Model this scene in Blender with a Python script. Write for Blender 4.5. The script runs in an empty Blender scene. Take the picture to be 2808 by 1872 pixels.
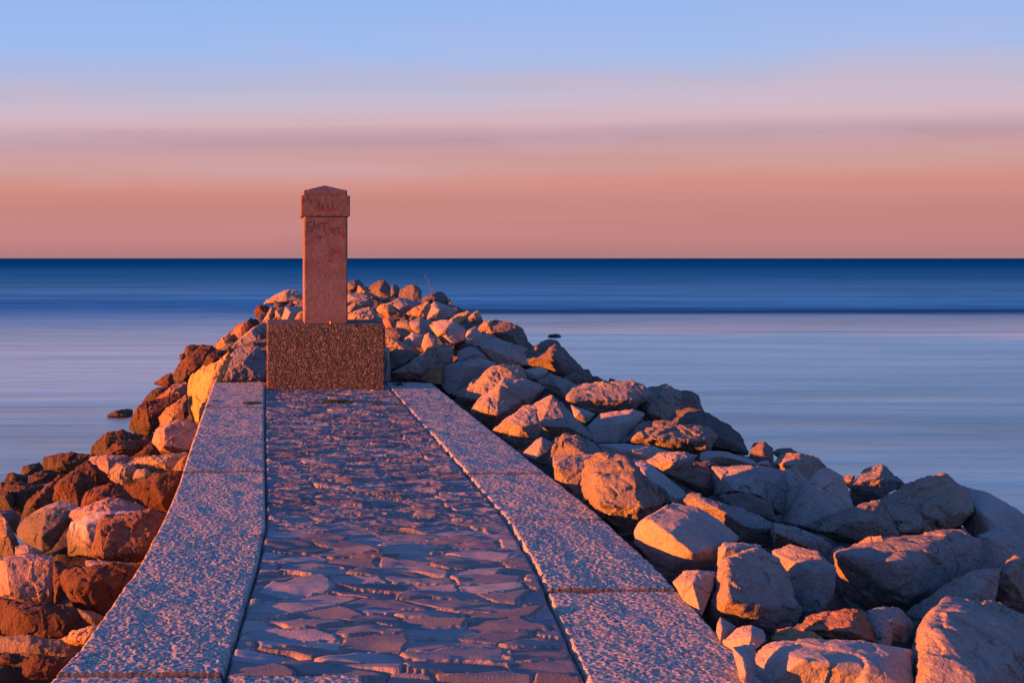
import bpy, bmesh, math, random
import numpy as np
from mathutils import Vector, Matrix, Euler
R = math.radians
SC = bpy.context.scene
COL = SC.collection

# ------------------------------------------------------------------ camera
EYE = 1.6                      # eye height above the walkway (walkway top is z = 0)
F, CX, HY = 2730.0, 740.0, 708.0   # focal length / principal point in photo pixels (35 mm lens with shift)
cam = bpy.data.cameras.new("camera"); camo = bpy.data.objects.new("camera", cam); COL.objects.link(camo)
camo.location = (0, 0, EYE); camo.rotation_euler = (R(90), 0, 0)
cam.sensor_width = 36.0; cam.lens = 36.0 * F / 2808.0
cam.shift_x = (1404.0 - CX) / 2808.0; cam.shift_y = -(936.0 - HY) / 2808.0
cam.clip_start = 0.05; cam.clip_end = 60000
SC.camera = camo

# ------------------------------------------------------------------ light
SUN_EL, SUN_BEHIND = 3.9, 8.0      # low sun, square on from the left, a touch behind the camera
sd = Vector((-math.cos(R(SUN_EL)) * math.cos(R(SUN_BEHIND)), -math.cos(R(SUN_EL)) * math.sin(R(SUN_BEHIND)), math.sin(R(SUN_EL))))
sun = bpy.data.lights.new("sun", 'SUN'); suno = bpy.data.objects.new("sun", sun); COL.objects.link(suno)
sun.energy = 5.0; sun.color = (1.0, 0.215, 0.022); sun.angle = R(0.5)
suno.rotation_euler = sd.to_track_quat('Z', 'Y').to_euler()
SC.view_settings.view_transform = 'Standard'; SC.view_settings.look = 'None'
SC.view_settings.exposure = 2.0; SC.view_settings.gamma = 1.0
SC.view_settings.use_curve_mapping = False

def lin(r, g, b, k=1.0):
    f = lambda c: ((c/255.0 + .055)/1.055)**2.4 if c > 10 else c/255.0/12.92
    return (f(r)*k, f(g)*k, f(b)*k, 1.0)

W = bpy.data.worlds.new("World"); SC.world = W; W.use_nodes = True
nt = W.node_tree; N = nt.nodes; L = nt.links; N.clear()
def nd(tree, typ, **kw):
    n = tree.nodes.new(typ)
    for k, v in kw.items(): setattr(n, k, v)
    return n
def mth(tree, op, a, b=None, c=None, clamp=False):
    n = tree.nodes.new('ShaderNodeMath'); n.operation = op; n.use_clamp = clamp
    for i, v in enumerate((a, b, c)):
        if v is None: continue
        if isinstance(v, (int, float)): n.inputs[i].default_value = v
        else: tree.links.new(v, n.inputs[i])
    return n.outputs[0]
def mixc(tree, fac, a, b, mode='MIX'):
    n = tree.nodes.new('ShaderNodeMix'); n.data_type = 'RGBA'; n.blend_type = mode
    for s, v in ((n.inputs[0], fac), (n.inputs[6], a), (n.inputs[7], b)):
        if isinstance(v, (int, float)): s.default_value = v
        elif isinstance(v, tuple): s.default_value = v
        else: tree.links.new(v, s)
    return n.outputs[2]
def ramp(tree, fac, stops, interp='LINEAR'):
    n = tree.nodes.new('ShaderNodeValToRGB'); cr = n.color_ramp; cr.interpolation = interp
    while len(cr.elements) > 1: cr.elements.remove(cr.elements[-1])
    for i, (p, c) in enumerate(stops):
        e = cr.elements[0] if i == 0 else cr.elements.new(p)
        e.position = p; e.color = c if isinstance(c, tuple) else (c, c, c, 1)
    tree.links.new(fac, n.inputs[0]); return n.outputs[0]
tc = nd(nt, 'ShaderNodeTexCoord')
sep = nd(nt, 'ShaderNodeSeparateXYZ'); L.new(tc.outputs['Generated'], sep.inputs[0])
# thin high cloud: streaks drawn out along the horizon, slightly tilted
mp = nd(nt, 'ShaderNodeMapping'); mp.inputs['Scale'].default_value = (0.9, 0.9, 20.0); mp.inputs['Location'].default_value = (3.1, 1.7, 0.4)
# the cloud sheet's bands run east-west (along x), so they are drawn on height over distance ahead, not on true elevation
hor = mth(nt, 'SQRT', mth(nt, 'ADD', mth(nt, 'MULTIPLY', sep.outputs['Y'], sep.outputs['Y']), mth(nt, 'MULTIPLY', mth(nt, 'MULTIPLY', sep.outputs['X'], sep.outputs['X']), 0.22)))
el0 = mth(nt, 'DIVIDE', sep.outputs['Z'], mth(nt, 'MAXIMUM', hor, 0.05))
cmb = nd(nt, 'ShaderNodeCombineXYZ'); L.new(sep.outputs['X'], cmb.inputs[0]); L.new(sep.outputs['Y'], cmb.inputs[1]); L.new(el0, cmb.inputs[2])
L.new(cmb.outputs[0], mp.inputs[0])
n1 = nd(nt, 'ShaderNodeTexNoise'); n1.inputs['Scale'].default_value = 1.6; n1.inputs['Detail'].default_value = 4; n1.inputs['Roughness'].default_value = 0.45
L.new(mp.outputs[0], n1.inputs[0])
warp = mth(nt, 'MULTIPLY', mth(nt, 'SUBTRACT', n1.outputs['Fac'], 0.5), 0.018)
el = mth(nt, 'SUBTRACT', mth(nt, 'ADD', el0, warp), mth(nt, 'MULTIPLY', sep.outputs['X'], 0.010))   # the bands climb a little to the right
K = 0.25                          # scene exposure is +2
def E(y): return (593.0 - y)/2287.0
S = 3.2                          # ramp covers sin(el) 0 .. 1/S
stops = [(0.0, lin(182,126,130,K)), (E(560)*S, lin(195,130,130,K)), (E(475)*S, lin(200,133,128,K)), (E(425)*S, lin(214,142,132,K)),
         (E(388)*S, lin(206,155,149,K)), (E(358)*S, lin(204,156,158,K)), (E(330)*S, lin(191,154,167,K)), (E(306)*S, lin(199,165,178,K)), (E(284)*S, lin(214,182,191,K)),
         (E(250)*S, lin(205,190,210,K)), (E(203)*S, lin(183,189,218,K)), (E(130)*S, lin(163,190,240,K)), (E(0)*S, lin(152,186,244,K)), (0.98, lin(96,136,214,K))]
base = ramp(nt, mth(nt, 'MULTIPLY', el, S, clamp=True), stops)
zen = ramp(nt, sep.outputs['Z'], [(0.28, 0.0), (0.85, 1.0)])
base = mixc(nt, zen, base, lin(84,134,214,K))
st = ramp(nt, n1.outputs['Fac'], [(0.40, 0.0), (0.66, 1.0)])
band = ramp(nt, sep.outputs['Z'], [(0.0, 0.12), (0.05, 0.3), (0.10, 0.65), (0.17, 0.25), (0.26, 0.0)])
base = mixc(nt, mth(nt, 'MULTIPLY', mth(nt, 'MULTIPLY', st, band), 0.6), base, lin(218,168,172,K))
mp2 = nd(nt, 'ShaderNodeMapping'); mp2.inputs['Scale'].default_value = (2.2, 2.2, 15.0); mp2.inputs['Rotation'].default_value = (0, R(2.5), 0); L.new(cmb.outputs[0], mp2.inputs[0])
n2 = nd(nt, 'ShaderNodeTexNoise'); n2.inputs['Scale'].default_value = 1.3; n2.inputs['Detail'].default_value = 6; n2.inputs['Roughness'].default_value = 0.55; n2.inputs['Distortion'].default_value = 0.5; L.new(mp2.outputs[0], n2.inputs[0])
wisp = mth(nt, 'MULTIPLY', ramp(nt, n2.outputs['Fac'], [(0.46, 0.0), (0.70, 1.0)]), ramp(nt, el0, [(0.065, 0.0), (0.12, 0.45), (0.17, 0.5), (0.24, 0.0)]))
base = mixc(nt, wisp, base, lin(216,184,198,K))
# afterglow round the setting sun, behind and to the left of the photographer
dt = nd(nt, 'ShaderNodeVectorMath', operation='DOT_PRODUCT'); L.new(tc.outputs['Generated'], dt.inputs[0]); dt.inputs[1].default_value = tuple(sd)
gl = mth(nt, 'POWER', mth(nt, 'MAXIMUM', dt.outputs['Value'], 0.0), 3.0)
low = ramp(nt, sep.outputs['Z'], [(0.0, 1.0), (0.5, 0.0)])
base = mixc(nt, mth(nt, 'MULTIPLY', gl, low), base, (0.16, 0.065, 0.03, 1))
sky = nd(nt, 'ShaderNodeTexSky', sky_type='NISHITA', sun_disc=False)
sky.sun_elevation = R(SUN_EL); sky.sun_rotation = R(270 - SUN_BEHIND); sky.air_density = 1.0; sky.dust_density = 1.0; sky.ozone_density = 2.0
bg1 = nd(nt, 'ShaderNodeBackground'); L.new(base, bg1.inputs[0]); bg1.inputs[1].default_value = 1.0
bg2 = nd(nt, 'ShaderNodeBackground'); L.new(sky.outputs[0], bg2.inputs[0]); bg2.inputs[1].default_value = 0.05
mx = nd(nt, 'ShaderNodeMixShader'); mx.inputs[0].default_value = 0.04
L.new(bg1.outputs[0], mx.inputs[1]); L.new(bg2.outputs[0], mx.inputs[2])
wo = nd(nt, 'ShaderNodeOutputWorld'); L.new(mx.outputs[0], wo.inputs[0])

# ------------------------------------------------------------------ numpy noise
def _h(ix, iy, iz, s):
    v = (ix.astype(np.int64)*374761393 + iy.astype(np.int64)*668265263 + iz.astype(np.int64)*2147483647 + s*1274126177) & 0xffffffff
    v = ((v ^ (v >> 13)) * 1274126177) & 0xffffffff
    v = ((v ^ (v >> 16)) * 2246822519) & 0xffffffff
    return ((v ^ (v >> 15)) & 0xffffff) / float(0xffffff)
def vnoise(p, s=0):
    i = np.floor(p); f = p - i; f = f*f*f*(f*(f*6-15)+10)
    x, y, z = i[:,0], i[:,1], i[:,2]; r = 0
    for a in (0, 1):
        for b in (0, 1):
            for c in (0, 1):
                w = (f[:,0] if a else 1-f[:,0])*(f[:,1] if b else 1-f[:,1])*(f[:,2] if c else 1-f[:,2])
                r = r + w*_h(x+a, y+b, z+c, s)
    return r*2-1
def fbm(p, o=4, s=0, g=0.5):
    r = 0; a = 1.0
    for k in range(o):
        r = r + a*vnoise(p*(2.03**k) + 17.3*k, s+k); a *= g
    return r
def facet(p, s=0):
    """broken-rock relief: every Voronoi cell is its own tilted plane"""
    i = np.floor(p); best = np.full(len(p), 9e9); sec = best.copy(); out = np.zeros(len(p))
    for a in (-1, 0, 1):
        for b in (-1, 0, 1):
            for c in (-1, 0, 1):
                q = i + (a, b, c)
                h = [_h(q[:,0], q[:,1], q[:,2], s+k) for k in range(3)]
                cpt = q + np.stack(h, 1); d = p - cpt
                dd = (d*d).sum(1); m = dd < best
                sec = np.where(m, best, np.minimum(sec, dd))
                g = np.stack([_h(q[:,0], q[:,1], q[:,2], s+5+k) - .5 for k in range(3)], 1)
                val = (d*g).sum(1)*2 + (_h(q[:,0], q[:,1], q[:,2], s+9) - .5)*0.7
                out = np.where(m, val, out); best = np.where(m, dd, best)
    e = np.clip((np.sqrt(sec) - np.sqrt(best))/0.12, 0, 1)
    return out, e

# ------------------------------------------------------------------ helpers
def tag(o, label=None, cat=None, group=None, kind=None):
    if label: o['label'] = label
    if cat: o['category'] = cat
    if group: o['group'] = group
    if kind: o['kind'] = kind
    return o
def mesh_obj(name, verts, faces, mat, parent=None, smooth=True):
    me = bpy.data.meshes.new(name)
    if isinstance(faces, np.ndarray):
        k = faces.shape[1]
        me.vertices.add(len(verts)); me.vertices.foreach_set('co', np.asarray(verts, np.float32).ravel())
        me.loops.add(faces.size); me.loops.foreach_set('vertex_index', faces.astype(np.int32).ravel())
        me.polygons.add(len(faces)); me.polygons.foreach_set('loop_start', np.arange(0, faces.size, k, dtype=np.int32))
        me.update(calc_edges=True); me.validate()
    else:
        me.from_pydata([tuple(v) for v in verts], [], faces); me.update()
    me.polygons.foreach_set('use_smooth', [smooth]*len(me.polygons))
    if mat: me.materials.append(mat)
    o = bpy.data.objects.new(name, me); COL.objects.link(o)
    if parent: o.parent = parent
    return o
def bm_obj(name, bm, mat, parent=None, smooth=False):
    me = bpy.data.meshes.new(name); bm.to_mesh(me); bm.free()
    me.polygons.foreach_set('use_smooth', [smooth]*len(me.polygons))
    if mat: me.materials.append(mat)
    o = bpy.data.objects.new(name, me); COL.objects.link(o)
    if parent: o.parent = parent
    return o
def box(bm, x0, x1, y0, y1, z0, z1):
    vs = [bm.verts.new((x, y, z)) for z in (z0, z1) for x, y in ((x0,y0),(x1,y0),(x1,y1),(x0,y1))]
    for f in ((3,2,1,0),(4,5,6,7),(0,1,5,4),(1,2,6,5),(2,3,7,6),(3,0,4,7)): bm.faces.new([vs[i] for i in f])
def P(px, py, d): return np.array(((px-CX)/F*d, d, EYE-(py-HY)/F*d))

# ------------------------------------------------------------------ materials
def newmat(name):
    m = bpy.data.materials.new(name); m.use_nodes = True; t = m.node_tree; t.nodes.clear()
    b = nd(t, 'ShaderNodeBsdfPrincipled'); o = nd(t, 'ShaderNodeOutputMaterial'); t.links.new(b.outputs[0], o.inputs[0])
    b.inputs['Specular IOR Level'].default_value = 0.25
    return m, t, b
def tex(t, vec, scale, detail=5, rough=0.6, dist=0.0):
    n = nd(t, 'ShaderNodeTexNoise'); n.inputs['Scale'].default_value = scale; n.inputs['Detail'].default_value = detail
    n.inputs['Roughness'].default_value = rough; n.inputs['Distortion'].default_value = dist
    t.links.new(vec, n.inputs[0]); return n.outputs['Fac']
def bump(t, h, dist, strength=1.0, nrm=None):
    n = nd(t, 'ShaderNodeBump'); n.inputs['Distance'].default_value = dist; n.inputs['Strength'].default_value = strength
    t.links.new(h, n.inputs['Height'])
    if nrm: t.links.new(nrm, n.inputs['Normal'])
    return n.outputs[0]
def rockmat(name, a, b, c, rough=0.016, algae=True, crack=0.6, veins=0.0, tide=0.0):
    a, b, c = [tuple(v*0.76 for v in q[:3])+(1,) for q in (a, b, c)]
    m, t, bs = newmat(name)
    g = nd(t, 'ShaderNodeNewGeometry'); p = g.outputs['Position']
    oi = nd(t, 'ShaderNodeObjectInfo')
    n1 = tex(t, p, 1.7, 5, 0.55, 0.6); n2 = tex(t, p, 9, 6, 0.65, 0.3); n3 = tex(t, p, 60, 4, 0.7)
    col = mixc(t, ramp(t, n1, [(0.38, 0.0), (0.62, 1.0)]), a, b)
    col = mixc(t, ramp(t, n2, [(0.56, 0.0), (0.72, 0.75)]), col, c)
    v = nd(t, 'ShaderNodeTexVoronoi', feature='DISTANCE_TO_EDGE'); v.inputs['Scale'].default_value = 2.1
    wp = nd(t, 'ShaderNodeVectorMath', operation='ADD'); wn = nd(t, 'ShaderNodeTexNoise'); wn.inputs['Scale'].default_value = 3.0; wn.inputs['Detail'].default_value = 5
    t.links.new(p, wn.inputs[0]); t.links.new(p, wp.inputs[0]); t.links.new(wn.outputs['Color'], wp.inputs[1]); t.links.new(wp.outputs[0], v.inputs[0])
    ck = ramp(t, v.outputs['Distance'], [(0.0, 0.0), (0.010, 1.0)])
    gate = ramp(t, tex(t, p, 1.1, 2), [(0.55, 1.0), (0.62, 0.0)])      # cracks only in places
    ck = mth(t, 'MAXIMUM', ck, gate)
    if veins:
        vv = nd(t, 'ShaderNodeTexVoronoi', feature='DISTANCE_TO_EDGE'); vv.inputs['Scale'].default_value = 3.4
        t.links.new(wp.outputs[0], vv.inputs[0])
        col = mixc(t, ramp(t, vv.outputs['Distance'], [(0.0, veins), (0.03, 0.0)]), col, (0.05, 0.035, 0.03, 1))
    col = mixc(t, mth(t, 'MULTIPLY', mth(t, 'SUBTRACT', 1.0, ck), crack), col, (0.035, 0.03, 0.028, 1))
    col = mixc(t, 1.0, col, ramp(t, n3, [(0.3, 0.72), (0.7, 1.12)]), 'MULTIPLY')
    col = mixc(t, 1.0, col, ramp(t, oi.outputs['Random'], [(0.0, (0.80, 0.80, 0.82, 1)), (0.5, (1, .97, .94, 1)), (1.0, (1.12, 1.05, 0.98, 1))]), 'MULTIPLY')
    if algae:                                            # the tide line: weed and wet on the lowest 40 cm
        sp = nd(t, 'ShaderNodeSeparateXYZ'); t.links.new(p, sp.inputs[0])
        zz = mth(t, 'ADD', sp.outputs['Z'], mth(t, 'MULTIPLY', n2, 0.5))
        al = ramp(t, mth(t, 'ADD', mth(t, 'MULTIPLY', zz, 2.0), 2.0 - tide*2), [(0.30, 1.0), (0.62, 0.0)])
        col = mixc(t, mth(t, 'MULTIPLY', al, 0.85), col, (0.05, 0.042, 0.022, 1))
        t.links.new(mth(t, 'SUBTRACT', 0.95, mth(t, 'MULTIPLY', al, 0.4)), bs.inputs['Roughness'])
    else: bs.inputs['Roughness'].default_value = 0.95
    t.links.new(col, bs.inputs['Base Color'])
    h = mth(t, 'ADD', mth(t, 'MULTIPLY', n2, 1.6), mth(t, 'MULTIPLY', n3, 0.45))
    h = mth(t, 'ADD', h, mth(t, 'MULTIPLY', ck, 0.7))
    t.links.new(bump(t, h, rough*2.2), bs.inputs['Normal'])
    return m
MR = {
 'p': rockmat('pale_limestone', (0.43,0.405,0.385,1), (0.33,0.315,0.305,1), (0.52,0.49,0.46,1)),
 'q': rockmat('pitted_limestone', (0.44,0.395,0.34,1), (0.33,0.30,0.26,1), (0.52,0.47,0.40,1), rough=0.018, crack=0.8),
 's': rockmat('smooth_limestone', (0.42,0.408,0.40,1), (0.34,0.332,0.328,1), (0.47,0.458,0.445,1), rough=0.006),
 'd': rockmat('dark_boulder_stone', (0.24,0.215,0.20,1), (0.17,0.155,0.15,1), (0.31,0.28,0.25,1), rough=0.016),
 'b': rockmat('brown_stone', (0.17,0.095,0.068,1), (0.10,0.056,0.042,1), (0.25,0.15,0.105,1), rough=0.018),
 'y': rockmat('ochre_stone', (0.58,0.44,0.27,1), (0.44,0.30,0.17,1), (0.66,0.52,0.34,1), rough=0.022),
 'g': rockmat('sunlit_gold_stone', (0.92,0.64,0.25,1), (0.74,0.48,0.19,1), (0.96,0.74,0.36,1), rough=0.02, crack=0.2),  # low-sun glow of one boulder raised into its base colour
 'w': rockmat('white_veined_stone', (0.44,0.35,0.33,1), (0.34,0.26,0.25,1), (0.52,0.45,0.43,1), rough=0.010, veins=0.8, tide=0.12),
 'v': rockmat('white_weedy_stone', (0.56,0.55,0.56,1), (0.44,0.43,0.44,1), (0.64,0.62,0.61,1), rough=0.008, veins=0.35, tide=0.38),
 'r': rockmat('rust_stained_stone', (0.40,0.20,0.11,1), (0.30,0.25,0.22,1), (0.46,0.14,0.06,1), rough=0.016),
 'k': rockmat('pink_granite', (0.42,0.27,0.22,1), (0.33,0.20,0.16,1), (0.50,0.37,0.31,1), rough=0.035, crack=0.2),
}
# ------------------------------------------------------------------ sea
ZS = -1.3
def sea():
    m, t, bs = newmat('sea_water'); t.nodes.remove(bs)
    out = [n for n in t.nodes if n.type == 'OUTPUT_MATERIAL'][0]
    g = nd(t, 'ShaderNodeNewGeometry'); p = g.outputs['Position']
    sp = nd(t, 'ShaderNodeSeparateXYZ'); t.links.new(p, sp.inputs[0])
    mp = nd(t, 'ShaderNodeMapping'); mp.inputs['Scale'].default_value = (0.012, 0.10, 1); t.links.new(p, mp.inputs[0])
    w1 = tex(t, mp.outputs[0], 1.0, 5, 0.62, 0.4)
    mp2 = nd(t, 'ShaderNodeMapping'); mp2.inputs['Scale'].default_value = (0.10, 0.9, 1); t.links.new(p, mp2.inputs[0])
    w2 = tex(t, mp2.outputs[0], 1.0, 6, 0.65, 0.3)
    mp3 = nd(t, 'ShaderNodeMapping'); mp3.inputs['Scale'].default_value = (0.0012, 0.012, 1); t.links.new(p, mp3.inputs[0])
    w3 = tex(t, mp3.outputs[0], 1.0, 5, 0.6, 0.2)
    # water gets deeper, darker and more ruffled away from the mole; a slow swell line crosses at about 57 m
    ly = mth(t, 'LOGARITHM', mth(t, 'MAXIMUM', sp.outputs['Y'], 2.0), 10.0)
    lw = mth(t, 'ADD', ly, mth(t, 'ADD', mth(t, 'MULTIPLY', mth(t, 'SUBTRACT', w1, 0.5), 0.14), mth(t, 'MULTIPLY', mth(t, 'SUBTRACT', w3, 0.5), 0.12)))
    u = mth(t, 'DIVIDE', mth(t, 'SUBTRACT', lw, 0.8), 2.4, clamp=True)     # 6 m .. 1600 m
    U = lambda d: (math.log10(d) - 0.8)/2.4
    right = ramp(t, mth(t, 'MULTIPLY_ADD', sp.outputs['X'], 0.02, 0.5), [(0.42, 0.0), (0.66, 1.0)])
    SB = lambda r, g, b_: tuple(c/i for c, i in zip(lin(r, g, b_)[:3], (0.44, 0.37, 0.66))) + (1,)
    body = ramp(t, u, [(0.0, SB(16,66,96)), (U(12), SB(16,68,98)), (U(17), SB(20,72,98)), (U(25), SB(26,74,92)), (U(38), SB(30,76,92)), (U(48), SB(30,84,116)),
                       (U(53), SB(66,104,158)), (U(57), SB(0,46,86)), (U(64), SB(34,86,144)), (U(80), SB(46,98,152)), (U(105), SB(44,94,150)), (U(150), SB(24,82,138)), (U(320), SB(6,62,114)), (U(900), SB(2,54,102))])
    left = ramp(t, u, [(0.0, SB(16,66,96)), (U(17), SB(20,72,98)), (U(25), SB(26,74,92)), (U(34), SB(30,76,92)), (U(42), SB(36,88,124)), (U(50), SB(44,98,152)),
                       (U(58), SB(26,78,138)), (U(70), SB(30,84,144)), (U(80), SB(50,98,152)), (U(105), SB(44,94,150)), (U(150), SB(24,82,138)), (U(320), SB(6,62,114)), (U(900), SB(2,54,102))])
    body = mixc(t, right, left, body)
    lane = ramp(t, w2, [(0.34, 0.74), (0.66, 1.22)])
    body = mixc(t, 1.0, body, lane, 'MULTIPLY')
    body = mixc(t, 1.0, body, ramp(t, w1, [(0.35, 0.86), (0.65, 1.14)]), 'MULTIPLY')
    lane3 = ramp(t, w3, [(0.35, 0.85), (0.65, 1.15)])
    body = mixc(t, 1.0, body, lane3, 'MULTIPLY')
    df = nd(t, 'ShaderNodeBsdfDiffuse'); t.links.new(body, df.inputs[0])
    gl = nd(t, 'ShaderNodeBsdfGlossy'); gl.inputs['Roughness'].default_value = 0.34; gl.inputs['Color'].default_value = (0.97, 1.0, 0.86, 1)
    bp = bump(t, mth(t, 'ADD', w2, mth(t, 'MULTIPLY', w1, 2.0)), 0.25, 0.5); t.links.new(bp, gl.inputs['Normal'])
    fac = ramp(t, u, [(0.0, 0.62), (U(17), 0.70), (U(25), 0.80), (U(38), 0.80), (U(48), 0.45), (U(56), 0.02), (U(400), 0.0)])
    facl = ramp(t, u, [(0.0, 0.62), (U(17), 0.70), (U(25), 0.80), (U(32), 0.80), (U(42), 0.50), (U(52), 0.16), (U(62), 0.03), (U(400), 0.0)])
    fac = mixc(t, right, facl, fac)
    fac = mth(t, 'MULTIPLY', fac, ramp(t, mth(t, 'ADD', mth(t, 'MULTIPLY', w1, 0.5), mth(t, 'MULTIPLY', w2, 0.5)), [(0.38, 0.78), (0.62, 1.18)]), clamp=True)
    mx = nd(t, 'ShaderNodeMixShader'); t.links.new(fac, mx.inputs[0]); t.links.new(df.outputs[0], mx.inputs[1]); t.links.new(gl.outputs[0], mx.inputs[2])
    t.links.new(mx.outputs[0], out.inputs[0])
    ys = [-60, 0, 20, 60, 200, 1000, 5000, 45000]
    xs = [-40000, -3000, -200, 0, 200, 3000, 40000]
    V = [(x, y, ZS) for y in ys for x in xs]
    n = len(xs)
    Fc = [(j*n+i, j*n+i+1, (j+1)*n+i+1, (j+1)*n+i) for j in range(len(ys)-1) for i in range(n-1)]
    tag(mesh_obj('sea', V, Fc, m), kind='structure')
sea()

# ------------------------------------------------------------------ walkway lines (x as a function of distance y)
def line(pts):
    ys = [a[1] for a in pts]; xs = [a[0] for a in pts]
    return lambda y: np.interp(y, ys, xs)
XLO = line([(-1.10,0.0),(-0.955,2.8),(-0.845,3.75),(-0.79,4.05),(-0.745,4.52),(-0.685,5.22),(-0.66,6.24),(-0.655,7.1),(-0.70,9.66),(-0.735,12.9)])
XLI = line([(-0.42,0.0),(-0.18,3.75),(-0.06,5.2),(-0.02,6.0),(-0.045,9.0),(-0.06,12.9)])
XRI = line([(0.80,0.0),(1.20,3.75),(1.38,5.2),(1.455,6.2),(1.47,9.0),(1.485,12.9)])
XRO = line([(1.46,0.0),(1.87,3.75),(2.015,5.2),(2.06,6.3),(2.07,9.0),(2.09,12.9)])

def granite(name, c1, c2, c3, sc=1.0):
    m, t, bs = newmat(name)
    g = nd(t, 'ShaderNodeNewGeometry'); p = g.outputs['Position']
    n1 = tex(t, p, 70*sc, 4, 0.7); n2 = tex(t, p, 2.2, 4, 0.6); n3 = tex(t, p, 210*sc, 2, 0.6)
    col = mixc(t, ramp(t, n1, [(0.42, 0.0), (0.56, 1.0)]), c1, c2)
    col = mixc(t, ramp(t, n2, [(0.45, 0.0), (0.75, 0.45)]), col, c3)
    col = mixc(t, 1.0, col, ramp(t, n3, [(0.35, 0.75), (0.6, 1.1)]), 'MULTIPLY')
    at = nd(t, 'ShaderNodeAttribute', attribute_name='dirt')  # darkness of the joint gaps, painted into the slab colour
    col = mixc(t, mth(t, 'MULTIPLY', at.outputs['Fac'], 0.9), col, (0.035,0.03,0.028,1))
    t.links.new(col, bs.inputs['Base Color']); bs.inputs['Roughness'].default_value = 0.8
    t.links.new(bump(t, mth(t, 'ADD', n1, mth(t, 'MULTIPLY', n3, 0.3)), 0.008), bs.inputs['Normal'])
    return m
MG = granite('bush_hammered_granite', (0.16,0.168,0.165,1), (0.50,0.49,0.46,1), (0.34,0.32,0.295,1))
MQ = granite('quay_concrete', (0.25,0.21,0.17,1), (0.34,0.29,0.24,1), (0.18,0.15,0.12,1))

def grid(nx, ny): 
    i = np.arange(nx*ny).reshape(ny, nx)
    return np.stack([i[:-1,:-1], i[:-1,1:], i[1:,1:], i[1:,:-1]], -1).reshape(-1, 4)
def slab(xa, xb, y0, y1, seed, z=0.0):
    """one granite slab: hammered top with worn edges, straight sides"""
    step = 0.005 if 3 < y0 < 6.0 else 0.007 if y0 < 8 else 0.011
    y0 += 0.009; y1 -= 0.009
    nx = int(0.64/step); ny = int((y1-y0)/step)
    yy = np.linspace(y0, y1, ny); s = np.linspace(0, 1, nx)
    Y, Sg = np.meshgrid(yy, s, indexing='ij')
    xl = xa(Y)+0.005 if callable(xa) else xa; xr = xb(Y)-0.005 if callable(xb) else xb
    X = xl + (xr-xl)*Sg
    q = np.stack([X.ravel(), Y.ravel(), np.full(X.size, seed*3.3)], 1)
    h = 0.0022*vnoise(q*(64,64,1), 1) + 0.0024*vnoise(q*(115,115,1), 2) + 0.004*fbm(q*(6,6,1), 3, 5)
    e = np.minimum(np.minimum((X-xl), (xr-X)), np.minimum(Y-y0, y1-Y)*3).ravel()
    wob = 0.012 + 0.012*np.clip(fbm(q*(14,14,1), 3, 9)+0.1, 0, 1)
    h -= 0.022*np.clip(1-e/wob, 0, 1)**2
    rs = np.random.RandomState(seed); 
    zt = z + rs.uniform(-0.004, 0.004) + (rs.uniform(-.011,.011)*(Sg-.5)).ravel() + h
    top = np.stack([X.ravel(), Y.ravel(), zt], 1)
    idx = np.arange(nx*ny).reshape(ny, nx)
    rim = np.concatenate([idx[0,:-1], idx[:-1,-1], idx[-1,:0:-1], idx[:0:-1,0]])
    low = top[rim].copy(); low[:,2] = -0.28
    k = len(rim); a = rim; b = np.roll(rim, -1); c = np.arange(k) + nx*ny; d = np.roll(c, -1)
    faces = np.concatenate([grid(nx, ny), np.stack([b, a, c, d], 1)])
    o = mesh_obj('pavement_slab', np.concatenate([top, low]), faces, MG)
    ey = np.minimum(Y-y0, y1-Y).ravel(); dd = np.clip(1.25 - ey/(0.005+0.0010*yy.mean()), 0, 1)  # slab ends coloured dark so the gaps between them read as shaded
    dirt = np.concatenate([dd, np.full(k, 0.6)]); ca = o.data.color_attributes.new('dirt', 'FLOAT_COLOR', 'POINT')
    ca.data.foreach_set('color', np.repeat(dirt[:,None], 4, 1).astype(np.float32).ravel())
    return tag(o, kind='structure')
sd_ = 0
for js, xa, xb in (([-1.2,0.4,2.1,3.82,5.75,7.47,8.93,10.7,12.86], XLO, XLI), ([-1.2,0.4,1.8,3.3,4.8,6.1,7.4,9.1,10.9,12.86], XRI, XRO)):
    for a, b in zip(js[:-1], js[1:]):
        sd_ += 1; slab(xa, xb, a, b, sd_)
slab(lambda y: XLI(y)+0.01, lambda y: 0*y+0.36, 2.6, 3.84, 31, 0.002)

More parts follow.
